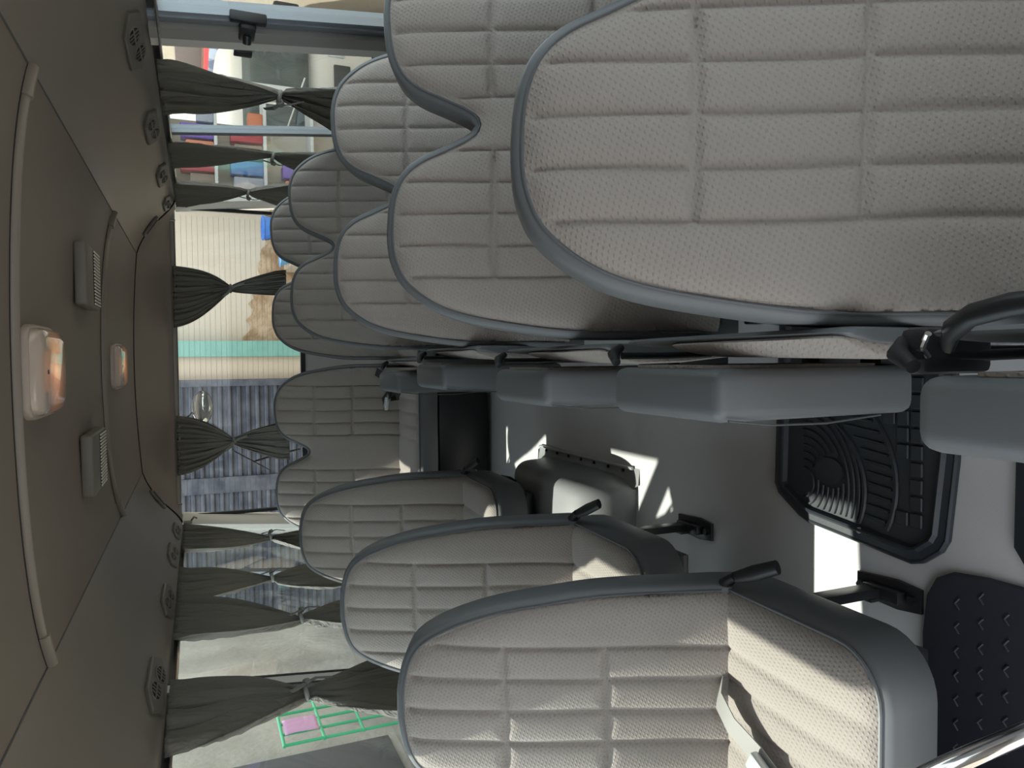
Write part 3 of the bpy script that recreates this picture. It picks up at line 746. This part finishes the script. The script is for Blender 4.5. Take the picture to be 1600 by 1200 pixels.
# ------------------------------------------------------------------ floor pieces
def floor_mat_obj():
    root = empty('rubber_floor_mat', (-0.16, 1.07, 0.002)); ox, oy = -0.16, 1.07
    P = [(-0.30, 1.285), (0.14, 1.27), (0.16, 1.23), (0.16, 0.90), (0.14, 0.865), (-0.17, 0.850), (-0.34, 0.868), (-0.385, 0.925), (-0.355, 1.20)]
    P = [(x - ox, y - oy) for x, y in P]
    if sum(P[i - 1][0] * P[i][1] - P[i][0] * P[i - 1][1] for i in range(len(P))) < 0: P = P[::-1]
    C_ = []
    for i in range(len(P)):                  # clipped corners
        a, b, c = (np.array(P[i - 1]), np.array(P[i]), np.array(P[(i + 1) % len(P)]))
        C_ += [b + (a - b) / np.linalg.norm(a - b) * 0.014, b + (c - b) / np.linalg.norm(c - b) * 0.014]
    def mitre(d):
        out = []; n = len(C_)
        for i in range(n):
            a, b, c = C_[i - 1], C_[i], C_[(i + 1) % n]
            e1 = (b - a) / np.linalg.norm(b - a); e2 = (c - b) / np.linalg.norm(c - b)
            n1 = np.array((-e1[1], e1[0])); n2 = np.array((-e2[1], e2[0])); q = n1 + n2; q = q / np.dot(q, n1) if np.dot(q, n1) else n1
            out.append(b + q * d)
        return out
    N = len(C_); rings = [(0.0, 0.0), (0.0, 0.008), (0.004, 0.011), (0.008, 0.009), (0.020, 0.010), (0.026, 0.016), (0.030, 0.014), (0.034, 0.004)]
    vs = []; fs = []
    for ins, z in rings: vs += [(p[0], p[1], z) for p in mitre(ins)]
    for r in range(len(rings) - 1):
        for k in range(N): fs.append((r * N + k, r * N + (k + 1) % N, (r + 1) * N + (k + 1) % N, (r + 1) * N + k))
    fs += [tuple(range(N)), tuple((len(rings) - 1) * N + k for k in range(N))]
    link_mesh('mat_sheet', vs, fs, RUB, root, False)
    z = 0.0055; inn = mitre(0.038)
    def inside(x, y):
        c = False; j = len(inn) - 1
        for i in range(len(inn)):
            if (inn[i][1] > y) != (inn[j][1] > y) and x < (inn[j][0] - inn[i][0]) * (y - inn[i][1]) / (inn[j][1] - inn[i][1]) + inn[i][0]: c = not c
            j = i
        return c
    def runs(pts):
        out = []; cur = []
        for p in pts:
            if inside(*p): cur.append((p[0], p[1], z))
            else:
                if len(cur) > 2: out.append(cur)
                cur = []
        if len(cur) > 2: out.append(cur)
        return out
    mb = MB()
    # big curved ribs in the far part
    arc = lambda cx, cy, r, a0, a1: [(cx + r * cos(a), cy + r * sin(a)) for a in np.linspace(radians(a0), radians(a1), 60)]
    A1 = (-0.112, 0.128, 0.155); A2 = (-0.09, 0.093, 0.19); em = (-0.078, 0.060)
    low = lambda a, x: a[1] - sqrt(max(0.0, a[2] ** 2 - (x - a[0]) ** 2))
    for a in (A1, A2):
        for q in runs(arc(a[0], a[1], a[2], 180, 360)): mb.tube(q, 0.0046, 6)
    for k in range(14):                      # curved ridges between the far rim and the first big rib
        seg = []
        rr_ = 0.142 - k * 0.013
        pts_ = [(A1[0] + (rr_ + 0.04 * max(0, k - 8) * 0) * cos(a) * 1.25, A1[1] + rr_ * sin(a)) for a in np.linspace(radians(178), radians(362), 90)] if rr_ > 0.02 else []
        for p in pts_ + [None]:
            ok = p is not None and inside(*p) and ((p[0] - em[0]) / 0.034) ** 2 + ((p[1] - em[1]) / 0.044) ** 2 > 1 and p[1] > low(A1, p[0]) + 0.008
            if ok: seg.append((p[0], p[1], z))
            else:
                if len(seg) > 3: mb.tube(seg, 0.0030, 6)
                seg = []
    for k in range(18):                      # bars between the two big ribs
        x = -0.20 + k * 0.021; y1_ = low(A1, x) - 0.010; y0_ = low(A2, x) + 0.010
        if abs(x - A1[0]) < A1[2] - 0.005 and y1_ - y0_ > 0.015:
            for q in runs([(x + 0.12 * (y - y0_), y) for y in np.linspace(y0_, y1_, 12)]): mb.tube(q, 0.0030, 6)
    mb.build('ridges', RUB, root)
    gr = MB()
    for k in range(14):                      # raised square blocks
        for l in range(6):
            cx, cy = -0.205 + k * 0.031, -0.168 + l * 0.029
            if inside(cx - .014, cy - .012) and inside(cx + .014, cy + .012) and cy + 0.014 < low(A2, cx) - 0.006: gr.box(cx - 0.0135, cx + 0.0135, cy - 0.0125, cy + 0.0125, 0.002, 0.0085, 0.002, 1)
    gr.build('block_tread', RUB, root, sharp=30)
    MB().add([(em[0] + 0.026 * cos(a), em[1] + 0.036 * sin(a), h) for h in (0.003, 0.010) for a in np.linspace(0, 2 * pi, 32, endpoint=False)],
             [(k, (k + 1) % 32, 32 + (k + 1) % 32, 32 + k) for k in range(32)] + [tuple(range(32, 64))]).build('oval_emblem', RUB, root, sharp=30)
    MB().tube([(-0.185, -0.02, 0.006), (-0.185, -0.02, 0.0135)], 0.006, 12).build('eyelet', SILV, root)
    tag(root, 'black moulded rubber floor mat with raised rim, ribs and square blocks in the aisle', 'floor mat')
floor_mat_obj()

def arc_poly(pts, r=0.05): return pts
o = empty('step_mat', (-0.65, 0.6, 0.0)); P = [(-0.94, 0.905), (-0.50, 0.915), (-0.43, 0.908), (-0.395, 0.89), (-0.378, 0.86), (-0.372, 0.80), (-0.372, 0.55), (-0.372, 0.22), (-0.94, 0.22)]
P = [(x + 0.65, y - 0.6) for x, y in P][::-1]
MB().prism(P, 0.001, 0.012, 0.006).build('mat_sheet', STEPM, o, sharp=30)
mb = MB()
for i in range(12):
    for k in range(15):
        x = -0.24 + i * 0.042 + (k % 2) * 0.021; y = -0.34 + k * 0.042
        if x > 0.255 or y > 0.29: continue
        mb.tube([(x - 0.010, y - 0.004, 0.0125), (x, y + 0.003, 0.0135), (x + 0.010, y - 0.004, 0.0125)], 0.0022, 5)
st = mb.build('stud_pattern', STEPM, o); st['kind'] = 'stuff'
tag(o, 'dark blue-black studded rubber mat at the door step below the nearest left seat', 'floor mat')
o = MB().prism([(-0.37, 0.2), (-0.12, 0.2), (-0.12, 0.755), (-0.31, 0.757), (-0.35, 0.73), (-0.365, 0.68)], 0.001, 0.011, 0.004).build('front_floor_mat', RUB, sharp=30)
tag(o, 'edge of a second black mat at the bottom corner of the aisle floor', 'floor mat')

# wheel arch cover
root = empty('wheel_arch_cover', (-0.37, 2.2, 0.0))
PR = [(0.035, 0.0), (0.034, 0.004), (0.012, 0.006), (0.004, 0.02), (0.0, 0.10), (-0.006, 0.14), (-0.025, 0.168), (-0.06, 0.178), (-0.2, 0.182), (-0.55, 0.182)]
P2 = spline(PR, 0.012); rows = []
for v in np.linspace(-1, 1, 60):
    f = (1 - abs(v) ** 5); y = v * 0.33 if abs(v) < 1 else v * 0.33
    row = []
    for x, z in P2:
        row.append((x + (-0.03 * abs(v) ** 6) * (x < 0.03), y + (0.02 if x > 0.008 else 0) * np.sign(v) * abs(v) ** 8, z * (max(0, 1 - abs(v) ** 4) ** 0.5 if z > 0.012 else 1)))
    rows.append(row)
MB().grid(rows).build('arch_shell', mat('arch_plastic', (0.30, 0.305, 0.31), 0.4), root)
MB().tube([(0.033, y, 0.006) for y in np.linspace(-0.32, 0.32, 20)] + [(0.02, 0.345, 0.006), (-0.05, 0.35, 0.006)], 0.005, 8).build('edge_strip', SILV, root)
for k in range(7): MB().tube([(0.022, -0.27 + k * 0.09, 0.006), (0.022, -0.27 + k * 0.09, 0.011)], 0.005, 8).build('screw', BLK, root)
tag(root, 'pale grey moulded wheel arch cover with a screwed edge under the left seats', 'cover')

# grab rail beside the step
root = empty('grab_rail', (-0.485, 0.585, 0.44))
MB().tube([Vector(p) - Vector((-0.485, 0.585, 0.44)) for p in [(-0.95, 0.80, 0.60), (-0.75, 0.735, 0.60), (-0.60, 0.66, 0.575), (-0.50, 0.585, 0.515), (-0.455, 0.545, 0.45), (-0.425, 0.52, 0.36), (-0.41, 0.505, 0.24), (-0.405, 0.50, 0.03)]], 0.0115, 16).build('rail_tube', CHR, root)
MB().tube([Vector((-0.405, 0.50, 0.012)) - root.location, Vector((-0.405, 0.50, 0.028)) - root.location], 0.03, 20).build('floor_flange', BLK, root)
MB().tube([Vector((-0.957, 0.80, 0.60)) - root.location, Vector((-0.94, 0.80, 0.60)) - root.location], 0.03, 20).build('wall_flange', BLK, root)
tag(root, 'curved chrome grab rail by the door step in the near left corner', 'grab rail')

# seat belts
def belt(name, pts, wdir, wid, m_, label, buckle=None):
    root = empty(name, pts[0]); q = [Vector(p) - Vector(pts[0]) for p in pts]
    MB().ribbon(q, wdir, wid).build('webbing', m_, root)
    if buckle:
        M = Matrix.Translation(Vector(buckle[0]) - Vector(pts[0])) @ Matrix.Rotation(buckle[1], 4, buckle[2])
        MB().box(-0.016, 0.016, -0.028, 0.028, -0.008, 0.008, 0.004, M=M).build('buckle', buckle[3], root, sharp=30)
        MB().box(-0.010, 0.010, -0.052, -0.026, -0.0015, 0.0015, M=M).build('latch_plate', CHR, root, sharp=30)
    tag(root, label, 'seat belt', 'seat belts')
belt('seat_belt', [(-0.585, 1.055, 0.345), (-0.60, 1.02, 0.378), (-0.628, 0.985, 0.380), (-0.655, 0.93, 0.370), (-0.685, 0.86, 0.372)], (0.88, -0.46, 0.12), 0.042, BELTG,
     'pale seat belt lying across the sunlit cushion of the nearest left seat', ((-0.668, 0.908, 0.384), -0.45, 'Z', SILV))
belt('seat_belt', [(-0.23, 3.40, 0.40), (-0.20, 3.34, 0.42), (-0.16, 3.30, 0.40), (-0.14, 3.24, 0.385), (-0.17, 3.20, 0.378)], (1, .4, 0), 0.045, BELT,
     'dark seat belt lying at the fold of the back row, left of the aisle', ((-0.205, 3.29, 0.415), 0.9, 'Z', SILV))
belt('seat_belt', [(-0.06, 3.38, 0.44), (-0.09, 3.33, 0.40), (-0.13, 3.29, 0.385), (-0.19, 3.27, 0.38)], (1, .4, 0.4), 0.04, BELT,
     'dark seat belt strap hanging behind the farthest folded aisle seat')
belt('seat_belt', [(0.03, 0.86, 0.33), (0.035, 0.72, 0.22), (0.02, 0.62, 0.12), (0.02, 0.56, 0.02)], (0, 1, .3), 0.04, BELT,
     'black strap running down to the floor between the two nearest folded aisle seats')
# black hinge cover beside nearest folded seat
root = empty('seat_hinge_arm', (0.02, 0.45, 0.0))
MB().tube([(0.022, -0.12, 0.605), (0.018, -0.07, 0.61), (0.012, -0.035, 0.605), (0.0, -0.01, 0.595), (-0.012, 0.012, 0.57)], [0.008, 0.010, 0.010, 0.011, 0.009], 10, flat=.7).build('arm_cover', BLK, root)
MB().box(-0.040, 0.006, 0.042, 0.072, 0.46, 0.56, 0.008).build('hinge_housing', BLM, root, sharp=30)
MB().tube([(-0.002, 0.01, 0.598), (-0.014, 0.022, 0.59), (-0.022, 0.03, 0.572)], 0.003, 8).build('spring', CHR, root)
MB().box(-0.020, -0.012, 0.045, 0.07, 0.0, 0.47, 0.002).build('post', BLM, root, sharp=30)
tag(root, 'shiny black hinge arm between the two nearest folded aisle seats', 'hinge')

# ------------------------------------------------------------------ outside
GZ = -0.75
def sbox(nm, m_, dims, bev=0.0, label=None, cat=None, group=None, kind=None):
    o = MB().box(*dims, bev).build(nm, m_, sharp=30); tag(o, label, cat, group, kind); return o
sbox('ground', mat('dusty_ground', (0.22, 0.19, 0.155), 0.9, bump=(3, .4, .05), var=(2, .2, (0.30, 0.26, 0.21))), (-14, 14, -8, 26, GZ - 0.1, GZ), kind='structure')

CREAM = mat('cream_plaster', (0.52, 0.46, 0.37), 0.8, bump=(8, .3, .02), var=(1.6, .25, (0.42, 0.34, 0.25)))
root = empty('yard_wall', (0.75, 7.1, GZ))
MB().box(-0.72, 1.35, 0, 0.2, 0.0, 2.6).build('plaster_face', mat('pale_plaster', (0.60, 0.55, 0.46), 0.7, bump=(9, .3, .01), var=(1.3, .2, (0.54, 0.47, 0.37))), root, smooth=False)
# crumbled mud-brick lower part with an irregular top edge
pts = [(-0.74, 0.0)]; rn = random.Random(3)
for k in range(30):
    x = -0.74 + k * 0.05; h = 1.62 - 0.33 * (k / 29) ** .8 + rn.uniform(-.035, .035); pts.append((x, h))
pts.append((0.71, 0.0)); n = len(pts)
MB().add([(x, -0.03, z) for x, z in pts] + [(x, 0.0, z) for x, z in pts], [tuple(range(n)), tuple(range(n, 2 * n))] + [(i, (i + 1) % n, n + (i + 1) % n, n + i) for i in range(n)]).build(
    'crumbled_patch', mat('mud_brick', (0.33, 0.22, 0.13), 0.9, bump=(14, 1.0, .03), var=(6, .12, (0.52, 0.40, 0.27))), root, smooth=False)
tag(root, 'cream plastered yard wall with crumbling brown mud patch, behind the rear window', 'wall')
TEAL = mat('teal_paint', (0.16, 0.36, 0.31), 0.6, bump=(20, .2, .01), var=(9, .2, (0.20, 0.42, 0.36)))
sbox('teal_post', TEAL, (0.03, 0.17, 6.95, 7.06, GZ, 2.3), .004, 'flat teal painted post between cream wall and dark gate', 'post')
sbox('cream_post', mat('cream_paint', (0.56, 0.47, 0.36), 0.8, bump=(9, .3, .02)), (-0.19, 0.03, 7.0, 7.2, GZ, 2.3), .004, 'cream post beside the dark corrugated gate', 'post')
# gate
root = empty('corrugated_gate', (-0.8, 6.95, GZ))
GATE = mat('gate_metal', (0.045, 0.052, 0.075), 0.55, metal=0.3, bump=(30, .4, .01), var=(7, .15, (0.12, 0.13, 0.155)))
for x0, x1 in ((-1.15, 0.02), (0.14, 0.58)) if False else ((-1.6, -0.36), (-0.24, 0.57)):
    rows = [[(x0 + (x1 - x0) * i, 0.014 * (1 if sin(2 * pi * z / 0.078) > 0 else -1) * min(1, abs(sin(2 * pi * z / 0.078)) * 2.5), z) for i in (0, 1)] for z in np.arange(0.1, 3.0, 0.006)]
    MB().grid(rows).build('corrugated_sheet', GATE, root, sharp=None)
MB().box(-0.37, -0.23, -0.03, 0.03, 0.05, 3.0, .004).build('centre_bar', GATE, root, smooth=False)
MB().box(0.57, 0.63, -0.04, 0.04, 0.0, 3.0, .004).build('side_post', GATE, root, smooth=False)
tag(root, 'dark blue-grey corrugated metal gate behind the rear window', 'gate')
# ledge with bucket and basin
root = empty('ledge', (1.25, 6.75, GZ)); MB().box(-0.45, 0.15, -0.2, 0.31, 0, 1.20, .01).build('ledge_block', CREAM, root, sharp=30)
tag(root, 'low cream plaster ledge in front of the yard wall', 'ledge')
def lathe(prof, n=32): 
    vs = []; fs = []
    for r, z in prof:
        for k in range(n): vs.append((r * cos(2 * pi * k / n), r * sin(2 * pi * k / n), z))
    for i in range(len(prof) - 1):
        for k in range(n): fs.append((i * n + k, i * n + (k + 1) % n, (i + 1) * n + (k + 1) % n, (i + 1) * n + k))
    fs.append(tuple(range(n))); return vs, fs
BLUE = mat('blue_plastic', (0.06, 0.20, 0.62), 0.4); LBL = mat('light_blue_plastic', (0.16, 0.38, 0.66), 0.4)
root = empty('bucket', (1.13, 6.68, GZ + 1.2))
MB().add(*lathe([(0.075, 0), (0.10, 0.20), (0.106, 0.20), (0.106, 0.215), (0.098, 0.215), (0.072, 0.01)])).build('bucket_body', BLUE, root)
MB().tube([(0.104 * cos(a), -0.05 * sin(a) - .01, 0.19 - 0.12 * sin(a)) for a in np.linspace(0, pi, 16)], 0.003, 6).build('handle', BLK, root)
tag(root, 'blue plastic bucket with wire handle on the ledge by the right rear window', 'bucket')
o = MB().add(*lathe([(0.05, 0), (0.075, 0.07), (0.082, 0.07), (0.078, 0.075), (0.07, 0.07), (0.045, 0.006)])).build('basin', LBL); o.location = (0.88, 6.66, GZ + 1.2)
tag(o, 'small light blue plastic basin beside the bucket on the ledge', 'basin')
# goods on shelves seen at the edge of the rear window
root = empty('goods_shelf', (1.85, 7.0, GZ)); SH = mat('white_shelf', (0.62, 0.62, 0.60), 0.5)
for z in (0.95, 1.35, 1.75, 2.15): MB().box(-0.4, 0.5, -0.2, 0.15, z, z + 0.025).build('shelf_board', SH, root, smooth=False)
MB().box(-0.44, -0.40, -0.22, 0.17, 0, 2.4).box(0.5, 0.54, -0.22, 0.17, 0, 2.4).build('shelf_side', SH, root, smooth=False)
tag(root, 'white shop shelf with coloured packets at the far right of the rear window', 'shelf')
rn = random.Random(5); colsP = [('orange', (0.60, 0.20, 0.10)), ('purple', (0.17, 0.09, 0.42)), ('grey', (0.35, 0.37, 0.42)), ('blue', (0.08, 0.2, 0.45)), ('brown', (0.22, 0.16, 0.12)), ('red', (0.42, 0.05, 0.06))]
CM = {n_: mat('packet_' + n_, c_, 0.5) for n_, c_ in colsP}
shn = ['lowest', 'second', 'third', 'top']
for si, z in enumerate((0.95, 1.35, 1.75, 2.15)):
    for k in (range(2) if si in (0, 3) else range(5)):
        nme = colsP[(k + si * 2) % 6][0]; h = rn.uniform(.12, .28)
        o = MB().box(-0.06, 0.06, -0.08, 0.08, 0, h, 0.012).build('packet', CM[nme], sharp=30); o.location = (1.85 - 0.32 + k * 0.14, 6.93, GZ + z + 0.025)
        tag(o, nme + ' packet on the ' + shn[si] + ' board of the white shop shelf', 'packet', 'packets on the shop shelf')
# rear under-mirror on its arm
root = empty('rear_mirror', (-0.29, 4.93, 1.175))
rings = []
mb = MB()
for (sx, sz, yy) in ((0.0, 0.0, 0.03), (0.07, 0.04, 0.027), (0.1, 0.058, 0.012), (0.104, 0.061, 0.0), (0.100, 0.058, -0.006)):
    mb.v += [(sx * cos(a), yy, sz * sin(a)) for a in np.linspace(0, 2 * pi, 40, endpoint=False)]
for i in range(4):
    for k in range(40): mb.f.append((i * 40 + k, i * 40 + (k + 1) % 40, (i + 1) * 40 + (k + 1) % 40, (i + 1) * 40 + k))
mb.build('mirror_housing', BLK, root)
mb = MB()
for (f_, yy) in ((1.0, -0.006), (0.8, -0.013), (0.5, -0.019), (0.02, -0.022)):
    mb.v += [(0.098 * f_ * cos(a), yy, 0.056 * f_ * sin(a)) for a in np.linspace(0, 2 * pi, 40, endpoint=False)]
for i in range(3):
    for k in range(40): mb.f.append((i * 40 + k, i * 40 + (k + 1) % 40, (i + 1) * 40 + (k + 1) % 40, (i + 1) * 40 + k))
mb.f.append(tuple(range(120, 160)))
mb.build('mirror_glass', mat('mirror_cream_reflection', (0.95, 0.93, 0.88), 0.08, metal=1.0), root)
MB().tube([(-0.02, 0.02, 0.05), (-0.06, 0.0, 0.09), (-0.08, -0.12, 0.19), (-0.08, -0.2, 0.24)], 0.006, 8).build('mirror_arm', BLK, root)
tag(root, 'oval convex mirror on a black arm outside the rear window', 'mirror')
root = empty('rear_wiper', (-0.56, 4.74, 0.62))
MB().tube([(0, 0, 0), (-0.02, 0, 0.12), (-0.06, -.01, 0.28)], 0.006, 8).build('wiper_arm', BLK, root); MB().tube([(-0.12, -.015, 0.18), (0.02, -.015, 0.40)], 0.004, 6).build('wiper_blade', BLK, root)
tag(root, 'black rear wiper resting on the rear window glass', 'wiper')

# right side: shop front with posters, parked van
FX = 3.55
sbox('shop_front', CREAM, (FX, FX + 0.2, 5.2, 14.2, GZ, 4.5), 0, 'cream shop front with posters outside the right windows', 'building')
def sign(nm, y0, y1, z0, z1, m_, label, th=0.03, x=FX):
    return sbox(nm, m_, (x - th, x, y0, y1, z0, z1), 0.004, label, 'sign')
YEL = mat('yellow_board', (0.85, 0.50, 0.06), 0.5); BRN = mat('brown_board', (0.10, 0.065, 0.055), 0.5); REDM = mat('red_board', (0.62, 0.03, 0.03), 0.4); WHT = mat('white_board', (0.70, 0.72, 0.74), 0.5); PUR = mat('purple_board', (0.22, 0.16, 0.42), 0.5)
sign('yellow_sign', 7.9, 9.1, 1.36, 1.62, YEL, 'yellow board on the shop front above the nearest right curtain')
sign('brown_sign', 7.7, 10.2, 1.08, 1.355, BRN, 'dark brown menu board with yellow and white labels on the shop front')
for k, (y, c) in enumerate(((7.85, YEL), (8.25, WHT), (8.6, WHT))): 
    o = MB().box(FX - 0.04, FX - 0.031, y, y + 0.2, 1.15, 1.27).build('price_card', c, bpy.data.objects['brown_sign'], smooth=False)
root = empty('red_framed_poster', (FX, 8.9, 0.85))
MB().box(-0.05, -0.001, -0.95, 0.95, -0.2, 0.2, .01).build('frame', REDM, root, smooth=False); MB().box(-0.06, -0.051, -0.85, 0.85, -0.15, 0.15).build('picture', mat('poster_print', (0.12, 0.15, 0.25), 0.4, var=(5, .05, (0.45, 0.5, 0.6))), root, smooth=False)
tag(root, 'red framed poster with a blue-grey picture on the shop front', 'poster')
root = empty('round_logo_poster', (FX, 12.6, 1.25))
MB().box(-0.03, 0, -1.2, 1.2, -0.6, 0.45).build('board', WHT, root, smooth=False)
MB().add([(-0.032, 0.45 * cos(a) - 0.2, 0.2 * sin(a) - .15) for a in np.linspace(0, 2 * pi, 40, endpoint=False)] + [(-0.045, 0.45 * cos(a) - 0.2, 0.2 * sin(a) - .15) for a in np.linspace(0, 2 * pi, 40, endpoint=False)],
         [(k, (k + 1) % 40, 40 + (k + 1) % 40, 40 + k) for k in range(40)] + [tuple(range(40, 80))]).build('red_disc', REDM, root, smooth=False)
MB().box(-0.04, -0.031, 0.4, 1.15, -0.1, .40).build('yellow_corner', YEL, root, smooth=False)
tag(root, 'white poster with a red round emblem and yellow corner, past the nearest curtain', 'poster')

def parked_van(loc, body, label):
    root = empty('parked_van', loc); W = 0.85     # front faces -y
    prof = [(0.0, 0.28), (-0.02, 0.75), (0.06, 0.86), (0.42, 1.42), (0.62, 1.64), (1.2, 1.72), (4.2, 1.72), (4.35, 1.6), (4.4, 0.28)]
    P = spline(prof, 0.08); n = len(P); mb = MB()
    rings = [(-1.0, 0.10), (-0.97, 0.03), (-0.9, 0.0), (0.9, 0.0), (0.97, 0.03), (1.0, 0.10)]
    cy, cz = 2.2, 0.95
    for u, ins in rings: mb.v += [(u * W * (1 - 0.10 * max(0, z - 0.9)), y + ins * np.sign(cy - y) * min(1, abs(cy - y)), z + ins * (0.6 if z < cz else -0.6)) for y, z in P]
    for i in range(len(rings) - 1):
        for k in range(n): mb.f.append((i * n + k, i * n + (k + 1) % n, (i + 1) * n + (k + 1) % n, (i + 1) * n + k))
    mb.f += [tuple(range(n)), tuple((len(rings) - 1) * n + k for k in range(n))]
    mb.build('body', body, root)
    DG = mat('dark_screen', (0.02, 0.035, 0.04), 0.08, spec=0.8)
    ws = [[(u * 0.72 * (1 - .06 * t), 0.07 + 0.40 * t - 0.045 - 0.02 * (1 - u * u), 0.90 + 0.58 * t) for t in np.linspace(0, 1, 6)] for u in np.linspace(-1, 1, 12)]
    o = MB().grid(ws).build('windscreen', DG, root); o.modifiers.new('s', 'SOLIDIFY').thickness = 0.01
    for s_ in (-1, 1):
        MB().box(min(s_ * (W - 0.03), s_ * (W + 0.006)), max(s_ * (W - 0.03), s_ * (W + 0.006)), 0.75, 3.9, 1.0, 1.42, 0.01).build('side_window', DG, root, smooth=False)
        hl = MB().box(min(s_ * 0.52, s_ * 0.78), max(s_ * 0.52, s_ * 0.78), -0.04, 0.03, 0.55, 0.72, 0.02).build('headlamp', SILV, root)
        MB().tube([(s_ * (W - 0.06), 0.25, 1.0), (s_ * (W + 0.12), 0.18, 1.05)], 0.015, 8).build('mirror_arm', BLK, root)
        MB().box(min(s_ * (W + 0.06), s_ * (W + 0.2)), max(s_ * (W + 0.06), s_ * (W + 0.2)), 0.12, 0.2, 0.95, 1.2, 0.03).build('wing_mirror', BLK, root)
        for yy in (0.75, 3.5):
            MB().tube([(s_ * (W - 0.18), yy, 0.30), (s_ * (W + 0.005), yy, 0.30)], 0.30, 28).build('wheel', RUB, root, sharp=40)
    MB().box(-0.45, 0.45, -0.045, 0.0, 0.50, 0.66, 0.01).build('grille', BLK, root, smooth=False)
    MB().tube([(0.3, 0.02, 0.93), (-0.25, 0.06, 1.12)], 0.008, 6).build('wiper', WHT, root)
    tag(root, label, 'van')
parked_van((2.42, 7.4, GZ), mat('white_van_paint', (0.62, 0.60, 0.56), 0.3), 'parked pale van with dark windscreen outside the right windows')
# counter roof at the far right: green-white awning
sbox('street_wall', mat('pale_wall', (0.50, 0.50, 0.47), 0.8, bump=(5, .3, .02), var=(2, .2, (0.38, 0.37, 0.34))), (1.75, 8, 14.25, 14.5, GZ, 2.6), 0, 'pale wall far down the street beyond the parked van', 'wall')

# left side: rough plastered building, laundry rack
ROUGH = mat('rough_plaster', (0.44, 0.42, 0.375), 0.9, bump=(10, .8, .03), var=(1.1, .15, (0.30, 0.28, 0.25)))
root = empty('plastered_building', (-4.2, 9, GZ)); MB().box(-0.3, 0, -6, 12, 0, 2.35).build('wall_face', ROUGH, root, smooth=False)
MB().box(-0.02, 0.05, -2.0, -1.1, 0.1, 1.75, .01).build('dark_door', mat('dark_door_paint', (0.05, 0.05, 0.055), 0.5), root, smooth=False)
tag(root, 'rough grey-beige plastered building outside the left windows', 'building')
GRN = mat('green_plastic', (0.02, 0.38, 0.17), 0.4)
root = empty('laundry_rack', (-3.4, 7.1, GZ))
for k in range(5): MB().tube([(0, -.45 + .2 * k, 0.0), (0, -.45 + .2 * k, 1.32)], 0.014, 8).build('upright_bar', GRN, root)
mb = MB()
for z in (0.62, 0.97, 1.32): mb.tube([(0, -.47, z), (0, .37, z)], 0.014, 8)
mb.build('cross_bars', GRN, root)
tag(root, 'green plastic rack standing outside the nearest left window', 'rack')
o = MB().grid([[(-3.36 + 0.01 * sin(9 * z), 6.75 + y + .008 * sin(20 * z), GZ + 1.30 - z) for y in np.linspace(0, .28, 8)] for z in np.linspace(0, .3, 10)]).build('pink_cloth', mat('pink_cloth', (0.55, 0.30, 0.48), 0.8))
o.modifiers.new('s', 'SOLIDIFY').thickness = 0.004; tag(o, 'pink-lilac cloth hanging from the green rack', 'cloth')

# tidy the names of trim that was built in loops
n_ = 0
for o in sorted([o for o in COL.objects if o.name.startswith('trim_') and '.' in o.name], key=lambda o: o.name):
    n_ += 1; o.name = 'trim_%d' % (30 + n_)
